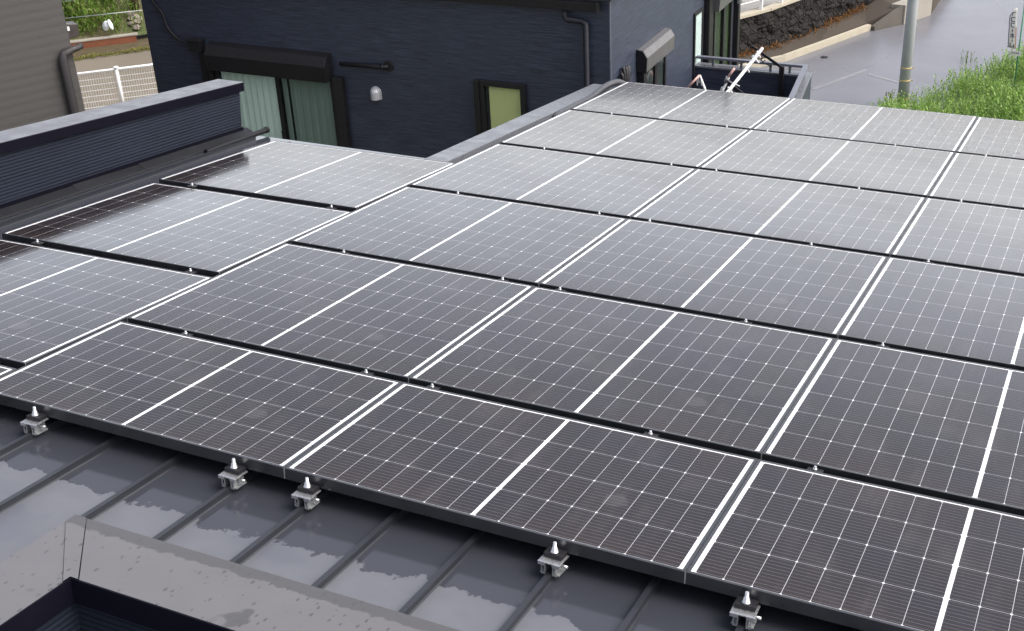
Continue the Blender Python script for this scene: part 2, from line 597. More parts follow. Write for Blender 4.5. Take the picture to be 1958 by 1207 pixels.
M['verge'] = simple('brown_verge_soil', (0.085, 0.068, 0.038), 0.9, 0, 0.45, 3.5, 0.2, 0.8, 14)
M['worn_line'] = simple('worn_pale_line', (0.20, 0.20, 0.21), 0.35, 0, 0.25, 3)
M['earth'] = earth_mat()
M['stone'] = stone_mat()
M['weed'] = foliage('weed_leaves', [(0.12, 0.23, 0.045), (0.20, 0.35, 0.07), (0.26, 0.42, 0.085), (0.33, 0.44, 0.15), (0.18, 0.32, 0.08)])
M['weed_dark'] = foliage('bank_weed_leaves', [(0.05, 0.11, 0.02), (0.10, 0.20, 0.02), (0.15, 0.26, 0.03), (0.20, 0.25, 0.07), (0.19, 0.17, 0.08)])
M['dry'] = foliage('dried_orange_leaves', [(0.14, 0.055, 0.018), (0.24, 0.095, 0.03), (0.28, 0.15, 0.05), (0.10, 0.06, 0.025)])
M['moss'] = foliage('moss_tufts', [(0.16, 0.17, 0.03), (0.24, 0.23, 0.05), (0.12, 0.15, 0.03)])
M['redwall'] = simple('red_brown_block', (0.20, 0.075, 0.04), 0.8, 0, 0.3, 2.5, 0.3, 0.3, 20)
M['bag'] = simple('white_plastic_film', (0.70, 0.76, 0.78), 0.35)
M['bark'] = simple('dark_bark', (0.05, 0.038, 0.022), 0.9, 0, 0.3, 10, 0.2, 0.6, 25)
M['rock'] = simple('pale_rubble', (0.26, 0.23, 0.19), 0.8, 0, 0.3, 6, 0.3, 0.4, 20)
M['flag'] = foliage('white_flag_cloth', [(0.80, 0.79, 0.78), (0.84, 0.83, 0.82)], 0.8)
M['flag_ink'] = simple('purple_flag_print', (0.055, 0.04, 0.11), 0.8, 0, 0.1)
M['flag_orange'] = simple('orange_flag_edge', (0.55, 0.26, 0.12), 0.8, 0, 0.1)
M['green_post'] = simple('green_plastic_post', (0.05, 0.22, 0.12), 0.5)
M['pink'] = simple('pink_plastic', (0.66, 0.42, 0.38), 0.5)


# ------------------------------------------------------------------ own house: roof, parapets, walls (roof coordinates)
ZG = -6.0
NR = -0.115                                     # metal sheet below the glass plane


def rw(u, v, n):
    return RM @ Vector((u, v, n))


house = empty('house', 'house with dark standing seam metal roof carrying the solar panels', 'house', mw=RM)
RB = MB()
# roof sheets, outlines butted edge to edge
for u0, u1, v0, v1 in ((-0.335, 6.3, -1.50, 6.46), (-2.02, -0.335, -4.3, 3.60), (-0.335, 1.06, -4.3, -1.50)):
    RB.box((u0, v0, NR - 0.03), (u1, v1, NR))
RB.build('roof_sheet', M['roof'], house)
SB = MB()
pitch = 0.3122
for k in range(-8, 20):
    u = 0.330 + pitch * k
    if u < -1.95 or u > 6.2:
        continue
    v1 = 6.44 if u > -0.33 else 3.46
    v0 = -1.46 if u > 1.06 else -4.3
    SB.prism([(u - 0.013, NR), (u + 0.013, NR), (u + 0.008, NR + 0.004), (u + 0.008, NR + 0.018), (u + 0.010, NR + 0.027), (u - 0.010, NR + 0.027), (u - 0.008, NR + 0.018), (u - 0.008, NR + 0.004)], 'Y', v0, v1)
SB.build('standing_seam', M['seam'], house)
# grey edge trim on the stepped-back side
TB = MB()
TB.box((-0.365, 3.30, NR - 0.12), (-0.185, 6.48, -0.055))
TB.build('edge_trim', M['trim_grey'], house, 0.006)
GT = MB()
GT.box((-0.182, 3.30, NR + 0.002), (-0.150, 6.40, -0.088))
GT.build('edge_gutter_lip', M['conduit'], house, 0.004)
# rake parapet on the left, leaning with the roof
pp = MB()
pp.hexa([(-2.22, -4.3, NR - 0.4), (-2.04, -4.3, NR - 0.4), (-2.04, 3.55, NR - 0.4), (-2.22, 3.55, NR - 0.4)],
        [(-2.22, -4.3, 0.345), (-2.04, -4.3, 0.345), (-2.04, 3.55, 0.232), (-2.22, 3.55, 0.232)])
par = pp.build('rake_parapet', M['navy_near'], house)
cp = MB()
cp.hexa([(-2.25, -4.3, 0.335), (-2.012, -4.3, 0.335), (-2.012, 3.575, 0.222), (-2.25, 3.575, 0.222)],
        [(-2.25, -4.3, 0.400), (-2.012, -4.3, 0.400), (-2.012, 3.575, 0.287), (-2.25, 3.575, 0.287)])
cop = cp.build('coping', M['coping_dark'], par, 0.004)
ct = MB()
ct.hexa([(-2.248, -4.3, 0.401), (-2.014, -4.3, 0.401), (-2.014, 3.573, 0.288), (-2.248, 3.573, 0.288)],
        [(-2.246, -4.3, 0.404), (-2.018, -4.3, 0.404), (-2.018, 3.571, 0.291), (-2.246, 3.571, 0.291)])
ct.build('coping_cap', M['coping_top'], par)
fl = MB()                                        # flashing at the foot of the parapet, lapped pieces
for i in range(9):
    v0 = 3.62 - i * 0.62
    fl.hexa([(-2.045, v0 - 0.62, NR + 0.002), (-1.965, v0 - 0.62, NR + 0.002), (-1.965, v0, NR + 0.002), (-2.045, v0, NR + 0.002)],
            [(-2.045, v0 - 0.62, NR + 0.050 + 0.003 * (i % 3)), (-1.97, v0 - 0.62, NR + 0.012), (-1.97, v0, NR + 0.012), (-2.045, v0, NR + 0.046 + 0.003 * ((i + 1) % 3))])
fl.build('foot_flashing', M['flashing'], house, 0.002)
sg = MB()  # black strip drawn in for the shadow gap under the siding
sg.box((-2.0395, -4.3, NR + 0.03), (-2.030, 3.56, NR + 0.066))
sg.build('shadow_gap_strip', M['coping_dark'], house)
# parapet round the light well at the lower left
wb = MB()
wb.box((1.07, -1.715, NR - 0.3), (6.3, -1.485, -0.012))
wb.box((1.07, -4.3, NR - 0.3), (1.275, -1.715, -0.012))
wpar = wb.build('light_well_parapet', M['navy_near'], house)
OC, IC = (1.045, -1.458), (1.292, -1.742)
wc = MB()
for zt, zb in ((0.0, -0.012),):
    # mitred top: two slabs with a cover piece over the joint
    wc.hexa([(OC[0] + 0.047, OC[1], zb), (IC[0] + 0.034, IC[1], zb), (6.3, IC[1], zb), (6.3, OC[1], zb)],
            [(OC[0] + 0.047, OC[1], zt), (IC[0] + 0.034, IC[1], zt), (6.3, IC[1], zt), (6.3, OC[1], zt)])
    wc.hexa([(OC[0], OC[1] - 0.047, zb), (OC[0], -4.3, zb), (IC[0], -4.3, zb), (IC[0], IC[1] - 0.034, zb)],
            [(OC[0], OC[1] - 0.047, zt), (OC[0], -4.3, zt), (IC[0], -4.3, zt), (IC[0], IC[1] - 0.034, zt)])
    wc.add([(OC[0], OC[1], zt + 0.0025), (OC[0] + 0.045, OC[1], zt + 0.0025), (IC[0] + 0.03, IC[1] - 0.001, zt + 0.0025), (IC[0] - 0.0, IC[1] - 0.001, zt + 0.0025), (IC[0] - 0.001, IC[1] - 0.03, zt + 0.0025), (OC[0], OC[1] - 0.045, zt + 0.0025)],
           [(0, 5, 4, 3, 2, 1)])
wc.box((OC[0], OC[1] - 0.022, -0.075), (6.3, OC[1] - 0.001, -0.0125))
wc.box((OC[0] + 0.001, -4.3, -0.075), (OC[0] + 0.02, OC[1] - 0.03, -0.0125))
wc.build('coping', M['coping_near'], wpar)
wd = MB()
wd.box((IC[0] - 0.004, IC[1] - 0.006, -0.085), (6.3, IC[1] + 0.02, -0.0005))
wd.box((IC[0] - 0.02, -4.3, -0.085), (IC[0] + 0.006, IC[1] - 0.006, -0.0005))
wd.build('coping_drip_edge', M['coping_dark'], wpar)
# house body under the roof, plumb
hb = MB()
inv = RM.inverted()
for u0, u1, v0, v1 in ((1.27, 6.2, -1.71, 6.36), (-0.30, 1.27, -4.2, 6.36), (-2.2, -0.30, -4.2, 3.5)):
    t = [rw(u0, v0, NR - 0.28), rw(u1, v0, NR - 0.28), rw(u1, v1, NR - 0.28), rw(u0, v1, NR - 0.28)]
    b = [Vector((p.x, p.y, ZG - 0.05)) for p in t]
    hb.hexa([inv @ p for p in b], [inv @ p for p in t])
hb.build('wall', M['navy_near'], house)
fb = MB()
t = [rw(1.27, -4.3, -1.5), rw(6.2, -4.3, -1.5), rw(6.2, -1.7, -1.75), rw(1.27, -1.7, -1.75)]
fb.hexa([inv @ (p - Vector((0, 0, 0.1))) for p in t], [inv @ p for p in t])
fb.build('well_floor', M['taupe'], house)

# ------------------------------------------------------------------ solar panels


def make_panel(h, mat):
    root = empty('solar_panel', 'x', 'solar panel')
    g = MB()
    g.box((0, 0, -0.006), (PW, h, 0.0))
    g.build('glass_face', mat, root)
    f = MB()
    lx, ly, t, d = 0.012, 0.0115, 0.0015, -0.042
    f.box((-lx, -ly, d), (PW + lx, -0.0002, t))
    f.box((-lx, h + 0.0002, d), (PW + lx, h + ly, t))
    f.box((-lx, -0.0002, d), (-0.0002, h + 0.0002, t))
    f.box((PW + 0.0002, -0.0002, d), (PW + lx, h + 0.0002, t))
    f.build('frame', M['frame'], root, 0.0009)
    for x in (-lx, PW + lx):                     # bare cut ends of the long rails
        s = MB()
        s.box((x - 0.0012, -ly - 0.0012, d + 0.002), (x + 0.0012, -ly + 0.0006, t - 0.001))
        s.build('corner_key', M['steel_dull'], root)
    return root


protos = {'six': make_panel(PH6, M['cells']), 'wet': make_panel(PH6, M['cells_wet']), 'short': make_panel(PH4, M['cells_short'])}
used = set()
PG = 'solar panels laid in rows on the roof'


def place_panel(kind, u, v, label, sag=0.0, roll=0.0):
    p = protos[kind]
    if kind in used:
        p = copy_tree(p)
    used.add(kind)
    tilt = Matrix.Rotation(R(random.uniform(-0.07, 0.07)), 4, 'X') @ Matrix.Rotation(R(random.uniform(-0.05, 0.05)), 4, 'Y')
    px, py = (PW if roll else PW / 2), (0.0 if sag < 0 else 0.6)
    tilt = Matrix.Translation((px, py, 0)) @ Matrix.Rotation(R(-sag), 4, 'X') @ Matrix.Rotation(R(-roll), 4, 'Y') @ tilt @ Matrix.Translation((-px, -py, 0))
    p.matrix_world = RM @ Matrix.Translation((u, v, 0)) @ tilt
    tag(p, label, None, PG)


cnames = ('left', 'middle', 'right')
for c in range(3):
    u = c * (PW + GX)
    place_panel('short', u, -GY - PH4, 'short four-row solar panel at the front edge above the clamps, %s of three' % cnames[c])
    for r in range(1, 6):
        v = (r - 1) * (PH6 + GY)
        if r == 5:
            lab = 'solar panel misted with raindrops in the rearmost row, %s of three' % cnames[c]
        else:
            lab = 'solar panel in the %s row from the front, %s of three' % (('', 'second', 'third', 'fourth', 'fifth')[r], cnames[c])
        place_panel('wet' if r == 5 else 'six', u, v, lab, -0.5 if r == 5 else (-0.12 if r == 4 else 0.0))
UL = -(PW + GX) - 0.0033
OFF = -1.8983
lnames = {3: 'solar panel in the staggered column by the navy parapet, rearmost of four', 2: 'solar panel in the staggered column by the navy parapet, second from the rear',
          1: 'solar panel in the staggered column by the navy parapet, third from the rear', 0: 'solar panel in the staggered column by the navy parapet, nearest of four'}
for k in (3, 2, 1):
    place_panel('six', UL, OFF + k * (PH6 + GY), lnames[k], 0.55, 0.5)
place_panel('short', UL, OFF + PH6 - PH4, lnames[0])

# bolted clamps in the gaps between the rows


def make_mid():
    root = empty('panel_clamp', 'x', 'clamp')
    b = MB()
    b.tube([(0, 0, -0.006), (0, 0, 0.004)], 0.0075, 8)
    b.tube([(0, 0, 0.004), (0, 0, 0.012)], 0.0048, 8)
    b.build('bolt', M['steel'], root)
    p = MB()
    p.box((-0.028, -0.020, -0.012), (0.028, 0.020, -0.006))
    p.build('clamp_plate', M['black'], root)
    q = MB()
    q.box((-0.02, -0.015, NR + 0.03), (0.02, 0.015, -0.0125))
    q.build('clamp_body', M['black_matt'], root)
    return root


mid = make_mid()
first = True
ords = ('first', 'second', 'third', 'fourth', 'fifth')
MIDU = (0.345, 1.278, 1.590, 2.522, 3.140)
for r in range(1, 6):
    for i, u in enumerate(MIDU):
        o = mid if first else copy_tree(mid)
        first = False
        o.matrix_world = RM @ Matrix.Translation((u, (r - 1) * (PH6 + GY) - GY / 2 - 0.006, 0))
        nm = ('front and second rows', 'second and third rows', 'third and fourth rows', 'fourth and fifth rows', 'fifth and rearmost rows')[r - 1]
        tag(o, 'tiny bolted clamp in the gap between %s, %s from the left' % (nm, ords[i]), 'clamp', 'bolted clamps between the panel rows')
for k in (1, 2, 3):
    for i, u in enumerate((-1.20, -0.175)):
        o = copy_tree(mid)
        o.matrix_world = RM @ Matrix.Translation((u, OFF + k * (PH6 + GY) - GY / 2 - 0.006, 0))
        tag(o, 'tiny bolted clamp in the staggered column, %s gap from the rear, %s one' % (('third', 'second', 'first')[k - 1], ('left', 'right')[i]), 'clamp', 'bolted clamps between the panel rows')

# seam clamps along the front edge


def make_clamp():
    root = empty('roof_clamp', 'x', 'clamp')
    pl = MB()
    pl.box((-0.038, -0.038, -0.052), (0.038, 0.034, -0.047))
    pl.box((-0.038, -0.039, -0.060), (-0.012, -0.0365, -0.0472))
    pl.box((0.012, -0.039, -0.060), (0.038, -0.0365, -0.0472))
    pl.build('top_plate', M['steel'], root, 0.001)
    for s in (-1, 1):
        lg = MB()
        x0, x1 = s * 0.016, s * 0.020
        lg.box((x0, -0.030, NR + 0.022), (x1, 0.030, -0.0525))
        # folded slot loop on the front of the leg
        a, b2 = s * 0.012, s * 0.028
        lg.box((a, -0.0345, NR + 0.022), (a + s * 0.0035, -0.0302, -0.0605))
        lg.box((b2 - s * 0.0035, -0.0345, NR + 0.022), (b2, -0.0302, -0.0605))
        lg.box((a + s * 0.0035, -0.0345, NR + 0.022), (b2 - s * 0.0035, -0.0302, NR + 0.0265))
        lg.box((a + s * 0.0035, -0.0345, -0.065), (b2 - s * 0.0035, -0.0302, -0.0605))
        lg.box((s * 0.0205, -0.028, NR + 0.022), (s * 0.034, 0.028, NR + 0.026))
        lg.build('leg', M['steel_dull'], root, 0.0006)
    eb = MB()
    eb.box((-0.032, -0.010, -0.0465), (0.032, 0.034, -0.030))
    eb.build('end_block', M['black'], root, 0.002)
    bo = MB()
    bo.tube([(0, 0.006, -0.0295), (0, 0.006, -0.026), (0, 0.006, -0.0258), (0, 0.006, -0.012), (0, 0.006, -0.0115), (0, 0.006, 0.006)],
            [0.0135, 0.0135, 0.0105, 0.0085, 0.0062, 0.0055], 12)
    bo.build('bolt', M['steel'], root)
    sb = MB()
    sb.tube([(0.0205, 0.0, -0.068), (0.050, 0.0, -0.068)], 0.0055, 8)
    sb.build('side_bolt', M['steel'], root)
    return root


rc = make_clamp()
for i, u in enumerate((0.325, 1.267, 1.579, 2.516, 3.140)):
    o = rc if i == 0 else copy_tree(rc)
    o.matrix_world = RM @ Matrix.Translation((u, -GY - PH4 - 0.0115 - 0.036, 0)) @ Matrix.Rotation(R((3, -2, 1, -3, 2)[i]), 4, 'Z')
    tag(o, 'silver seam clamp with upright bolt below the front panel edge, %s from the left' % ords[i], 'clamp', 'seam clamps along the front panel edge')

# conduits
cb = MB()
cpts = [rw(*p) for p in ((-0.05, 6.60, -0.10), (-0.075, 6.50, -0.04), (-0.11, 6.40, -0.005), (-0.15, 6.22, -0.02), (-0.165, 5.95, -0.065), (-0.175, 5.6, -0.078), (-0.175, 5.30, -0.082), (-0.15, 5.17, -0.085), (-0.10, 5.12, -0.090), (-0.02, 5.14, -0.090))]


def smooth(pts, n=6):
    out = []
    P = [pts[0]] + list(pts) + [pts[-1]]
    for i in range(1, len(P) - 2):
        for j in range(n):
            t = j / n
            a, b, c, d = P[i - 1], P[i], P[i + 1], P[i + 2]
            out.append(0.5 * ((2 * b) + (c - a) * t + (2 * a - 5 * b + 4 * c - d) * t * t + (3 * b - a - 3 * c + d) * t ** 3))
    out.append(P[-2])
    return out


sp = smooth(cpts, 14)
cb.tube(sp, [0.026 + (0.0025 if i % 2 else 0) for i in range(len(sp))], 10)
tag(cb.build('cable_conduit', M['conduit']), 'thick grey corrugated cable conduit bending over the far roof edge', 'conduit')
cb = MB()
sp = smooth([rw(-1.885, 3.66, -0.075), rw(-1.89, 3.4, -0.082), rw(-1.90, 3.15, -0.090), rw(-1.91, 2.95, -0.10)], 6)
cb.tube(sp, 0.021, 10)
cb.tube(sp[0:2], 0.024, 10)
tag(cb.build('drain_tube', M['flashing']), 'dark tube lying at the foot of the navy parapet', 'conduit')

# ------------------------------------------------------------------ navy house next door
YW, XL, XR, YB = 8.0, -6.9, -0.83, 12.5
nh = empty('neighbour_house', 'navy sided house with black shutter boxes behind the panels', 'house', loc=(XR, YW, ZG))
off = Vector((XR, YW, ZG))


class LB(MB):
    """Mesh collector in world coordinates for parts of the neighbour house."""

    def build(self, name, mat, parent=None, bevel=0, mw=None):
        self.v = [tuple(Vector(p) - off) for p in self.v]
        return MB.build(self, name, mat, parent, bevel)


wl = LB()
wl.hexa([(XL, YW, ZG - 0.05), (XR, YW, ZG - 0.05), (XR, YB, ZG - 0.05), (XL, YB, ZG - 0.05)],
        [(XL, YW, -0.60), (XR, YW, -0.60), (XR, YB, -0.40), (XL, YB, -0.40)])
wl.build('wall', M['navy'], nh)
rf = LB()
rf.hexa([(XL - 0.1, YW - 0.10, -0.63), (XR + 0.05, YW - 0.10, -0.63), (XR + 0.05, YB + 0.2, -0.36), (XL - 0.1, YB + 0.2, -0.36)],
        [(XL - 0.1, YW - 0.10, -0.57), (XR + 0.05, YW - 0.10, -0.57), (XR + 0.05, YB + 0.2, -0.30), (XL - 0.1, YB + 0.2, -0.30)])
rf.build('roof', M['seam'], nh)
gt = LB()
gt.prism([(YW - 0.12, -0.655), (YW - 0.115, -0.745), (YW - 0.03, -0.755), (YW - 0.005, -0.655), (YW - 0.012, -0.655), (YW - 0.036, -0.745), (YW - 0.108, -0.738), (YW - 0.112, -0.655)], 'X', XL - 0.05, -0.925)
gt.box((-0.935, YW - 0.118, -0.748), (-0.922, YW - 0.006, -0.650))
gt.build('gutter', M['black'], nh, 0.003)
dp = LB()
dp.tube([(-1.30, YW - 0.06, -0.75), (-1.30, YW - 0.06, -0.83), (-1.28, YW - 0.06, -0.855), (-1.11, YW - 0.055, -0.862), (-1.075, YW - 0.05, -0.885), (-1.075, YW - 0.05, -3.2), (-1.075, YW - 0.05, -5.9)], 0.030, 10)
dp.build('downpipe', simple('navy_downpipe', (0.024, 0.026, 0.034), 0.5, 0, 0.1, 4, 0.3), nh)


def window(x0, x1, z0, z1, fr, name='window', mull=None):
    """Opening on the front wall: frame proud of the wall, returns frame object."""
    f = LB()
    y0, y1 = YW - 0.06, YW - 0.001
    f.box((x0 - fr, y0, z0 - fr), (x0, y1, z1 + fr))
    f.box((x1, y0, z0 - fr), (x1 + fr, y1, z1 + fr))
    f.box((x0, y0, z1), (x1, y1, z1 + fr))
    f.box((x0, y0, z0 - fr), (x1, y1, z0))
    if mull:
        f.box((mull - 0.028, y0 + 0.012, z0), (mull + 0.028, y1, z1))
        f.box((mull - 0.02, y0 - 0.010, (z0 + z1) / 2 - 0.02), (mull + 0.02, y0 + 0.0115, (z0 + z1) / 2 + 0.10))
    return f.build(name, M['black'], nh, 0.003)


# big curtained window with shutter
WX0, WX1, WZ0, WZ1, WM = -5.86, -4.27, -3.35, -1.80, -5.02
wf = window(WX0, WX1, WZ0, WZ1, 0.05, 'window', WM)
pn = LB()
pn.box((WX0, YW - 0.036, WZ0), (WM - 0.0285, YW - 0.032, WZ1))
pn.build('pane', M['pane'], wf).location = (0, 0, 0)
pn = LB()
pn.box((WM + 0.0285, YW - 0.046, WZ0), (WX1, YW - 0.042, WZ1))
pn.build('screened_pane', M['screen'], wf)


def curtain(x0, x1, z0, z1, amp, wav, parent, mat, y):
    c = LB()
    n = int((x1 - x0) / 0.012)
    vs, fs = [], []
    for i in range(n + 1):
        x = x0 + (x1 - x0) * i / n
        yy = y + amp * math.sin(x * 2 * math.pi / wav + 1.3 * math.sin(x * 7)) + amp * 0.5 * math.sin(x * 2 * math.pi / (wav * 0.43))
        vs += [(x, yy, z0), (x, yy, z1)]
    for i in range(n):
        fs.append((2 * i, 2 * i + 2, 2 * i + 3, 2 * i + 1))
    c.add(vs, fs, True)
    return c.build('curtain', mat, parent)


curtain(WX0 + 0.01, WM - 0.03, WZ0 + 0.01, WZ1 - 0.005, 0.006, 0.10, wf, M['curtain'], YW - 0.014)
curtain(WM + 0.04, WM + 0.12, WZ0 + 0.01, WZ1 - 0.005, 0.006, 0.10, wf, M['curtain'], YW - 0.014)
curtain(WM + 0.15, WX1 - 0.005, WZ0 + 0.01, WZ1 - 0.005, 0.006, 0.12, wf, M['curtain'], YW - 0.014)
sh = LB()
sh.prism([(YW - 0.001, -1.475), (YW - 0.001, -1.76), (YW - 0.15, -1.79), (YW - 0.165, -1.60), (YW - 0.11, -1.50)], 'X', -5.94, -4.245)
sh.build('shutter_box', M['black'], nh, 0.004)
gr = LB()
gr.box((-4.215, YW - 0.085, -3.4), (-4.10, YW - 0.001, -1.74))
gr.build('shutter_track', M['black_matt'], nh, 0.004)
gr = LB()
gr.box((-5.99, YW - 0.085, -3.4), (-5.92, YW - 0.001, -1.80))
gr.build('shutter_track', M['black_matt'], nh, 0.004)
# small window
sf = window(-2.28, -1.85, -2.75, -1.655, 0.055, 'window')
x = LB()
x.box((-2.395, YW - 0.085, -2.80), (-2.337, YW - 0.002, -1.60))
x.build('window_jamb', M['black'], sf, 0.003)
pn = LB()
pn.box((-2.279, YW - 0.036, -2.749), (-1.851, YW - 0.032, -1.656))
pn.build('pane', M['pane'], sf)
bl = LB()
bl.box((-2.24, YW - 0.014, -2.74), (-1.855, YW - 0.010, -1.66))
bl.build('blind', M['blind'], sf)

# vent hood
vb = LB()
cx, cz, rr = -3.69, -1.885, 0.058
vs, fs = [], []
prof = []
for j in range(9):                                # dome, then the straight skirt
    a = math.pi / 2 * (1 - j / 8)
    prof.append((rr * math.cos(a), cz + rr * math.sin(a)))
prof.append((rr, cz - 0.075))
seg = 14
for (r_, z_) in prof:
    for k in range(seg + 1):
        a = math.pi * k / seg
        vs.append((cx - r_ * math.cos(a), YW - 0.012 - r_ * 1.15 * math.sin(a), z_))
for j in range(len(prof) - 1):
    for k in range(seg):
        fs.append((j * (seg + 1) + k, (j + 1) * (seg + 1) + k, (j + 1) * (seg + 1) + k + 1, j * (seg + 1) + k + 1))
vb.add(vs, fs, True)
fr = [(cx + 0.070 * math.cos(a), cz + 0.070 * math.sin(a)) for a in [math.pi * k / 12 for k in range(13)]] + [(cx - 0.070, cz - 0.078), (cx + 0.070, cz - 0.078)]
vb.prism(fr, 'Y', YW - 0.012, YW - 0.001)
vb.build('vent_hood', simple('pale_grey_hood_metal', (0.52, 0.53, 0.55), 0.4, 0.2), nh)
# pipe sleeve
pb = LB()
pb.tube([(-4.10, YW - 0.05, -1.575), (-3.54, YW - 0.05, -1.565), (-3.50, YW - 0.045, -1.56), (-3.49, YW - 0.002, -1.56)], 0.026, 10)
pb.tube([(-3.49, YW - 0.020, -1.56), (-3.49, YW - 0.001, -1.56)], 0.062, 16)
pb.tube([(-3.56, YW - 0.05, -1.566), (-3.52, YW - 0.05, -1.563)], 0.033, 12)
pb.build('wall_pipe', M['black'], nh)
# junction box with cable and duct
jb = LB()
jb.box((-6.205, YW - 0.10, -1.60), (-6.03, YW - 0.001, -1.455))
jb.box((-6.215, YW - 0.105, -1.48), (-6.02, YW - 0.001, -1.4545))
jb.build('junction_box', M['black_matt'], nh, 0.004)
jd = LB()
jd.box((-6.10, YW - 0.07, -3.0), (-6.01, YW - 0.001, -1.6005))
jd.build('cable_duct', M['black_matt'], nh, 0.004)
cbl = LB()
cbl.tube(smooth([Vector((-6.72, YW - 0.02, -0.80)), Vector((-6.71, YW - 0.02, -1.03)), Vector((-6.59, YW - 0.02, -1.18)), Vector((-6.535, YW - 0.025, -1.36)), Vector((-6.40, YW - 0.03, -1.49)), Vector((-6.21, YW - 0.04, -1.53))], 6), 0.014, 8)
cbl.build('cable', M['black'], nh)

# ---- right-hand wall of the neighbour house
XW = XR


def side_window(y0, y1, z0, z1, fr, name='window', split=None, glass=None, dep=0.05):
    f = LB()
    x0, x1 = XW + 0.001, XW + dep
    gx = XW + dep * 0.6
    f.box((x0, y0 - fr, z0 - fr), (x1, y0, z1 + fr))
    f.box((x0, y1, z0 - fr), (x1, y1 + fr, z1 + fr))
    f.box((x0, y0, z1), (x1, y1, z1 + fr))
    f.box((x0, y0, z0 - fr), (x1, y1, z0))
    if split:
        f.box((x0, split - 0.04, z0), (x1 + 0.004, split + 0.04, z1))
    o = f.build(name, M['black'], nh, 0.003)
    p = LB()
    p.box((gx, y0, z0), (gx + 0.003, (split - 0.0405) if split else y1, z1))
    if split:
        p.box((gx, split + 0.0405, z0), (gx + 0.003, y1, z1))
    p.build('pane', glass or M['dark_pane'], o)
    r = LB()
    r.box((XW + 0.003, y0, z0), (XW + 0.006, y1, z1))
    r.build('room_backing', M['room'], o)
    return o


w1 = side_window(8.92, 9.60, -3.4, -1.64, 0.045, 'window', 9.30, M['pane'], 0.03)
b1 = LB()
b1.prism([(XW + 0.001, -1.375), (XW + 0.001, -1.60), (XW + 0.115, -1.61), (XW + 0.12, -1.455), (XW + 0.075, -1.385)], 'Y', 8.76, 9.66)
b1.build('shutter_box', M['taupe'], nh, 0.004)
e1 = LB()
e1.prism([(XW + 0.001, -1.365), (XW + 0.001, -1.61), (XW + 0.118, -1.62), (XW + 0.126, -1.45), (XW + 0.08, -1.375)], 'Y', 8.735, 8.76)
e1.build('shutter_end', M['black_matt'], nh, 0.003)
e1 = LB()
e1.box((XW + 0.001, 8.76, -3.45), (XW + 0.085, 8.86, -1.621))
e1.build('shutter_track', M['black_matt'], nh, 0.003)
w2 = side_window(10.73, 10.98, -3.4, -1.53, 0.04, 'window', None, M['pane'], 0.024)
cu = LB()
cu.box((XW + 0.008, 10.732, -2.2), (XW + 0.012, 10.978, -1.532))
cu.build('curtain', simple('white_lace_curtain', (0.72, 0.72, 0.78), 0.8), w2)
w3 = side_window(11.45, 12.12, -3.0, -1.66, 0.05, 'window', 11.82, M['pane'])
cu = LB()
cu.box((XW + 0.012, 11.47, -2.9), (XW + 0.016, 11.56, -1.68))
cu.build('curtain', simple('white_net_curtain', (0.7, 0.71, 0.74), 0.8), w3)
b3 = LB()
b3.prism([(XW + 0.001, -1.30), (XW + 0.001, -1.615), (XW + 0.13, -1.625), (XW + 0.15, -1.42), (XW + 0.10, -1.32)], 'Y', 11.30, 12.22)
b3.build('shutter_box', M['taupe'], nh, 0.004)
dk = LB()
dk.box((XW + 0.001, 11.10, -3.2), (XW + 0.075, 11.27, -0.9))
dk.build('wall_duct', M['black'], nh, 0.01)
dk = LB()
dk.box((XW + 0.001, 12.38, -5.9), (XW + 0.07, 12.47, -0.2))
dk.build('corner_downpipe', M['black'], nh, 0.01)
v3 = LB()
v3.tube([(XW + 0.001, 12.28, -1.60), (XW + 0.09, 12.28, -1.60), (XW + 0.12, 12.28, -1.64), (XW + 0.12, 12.28, -1.76)], 0.045, 12)
v3.build('vent_elbow', M['white_metal'], nh)
ck = LB()
for i, (dy, dz, r_) in enumerate(((0.0, 0.02, 0.022), (0.06, 0.0, 0.028), (0.12, -0.01, 0.026), (-0.05, -0.03, 0.02))):
    ck.tube(smooth([Vector((XW + 0.01, 8.24 + dy * 0.4, -2.5)), Vector((XW + 0.03, 8.25 + dy * 0.6, -1.75)), Vector((XW + 0.05, 8.26 + dy, -1.52)), Vector((XW + 0.03, 8.27 + dy * 1.2, -1.43 + dz))], 4), r_, 8)
ck.build('cable_entry', M['black'], nh)
# lighter edge trim on the wall corner
tr = LB()
tr.box((XR - 0.010, YW - 0.004, -5.9), (XR + 0.004, YW + 0.012, -0.62))
tr.build('corner_trim', simple('corner_trim_paint', (0.10, 0.11, 0.14), 0.5), nh)

# balcony
FX, FY = 0.50, 10.75


def rx(y):
    return FX + 0.112 * (FY - y)


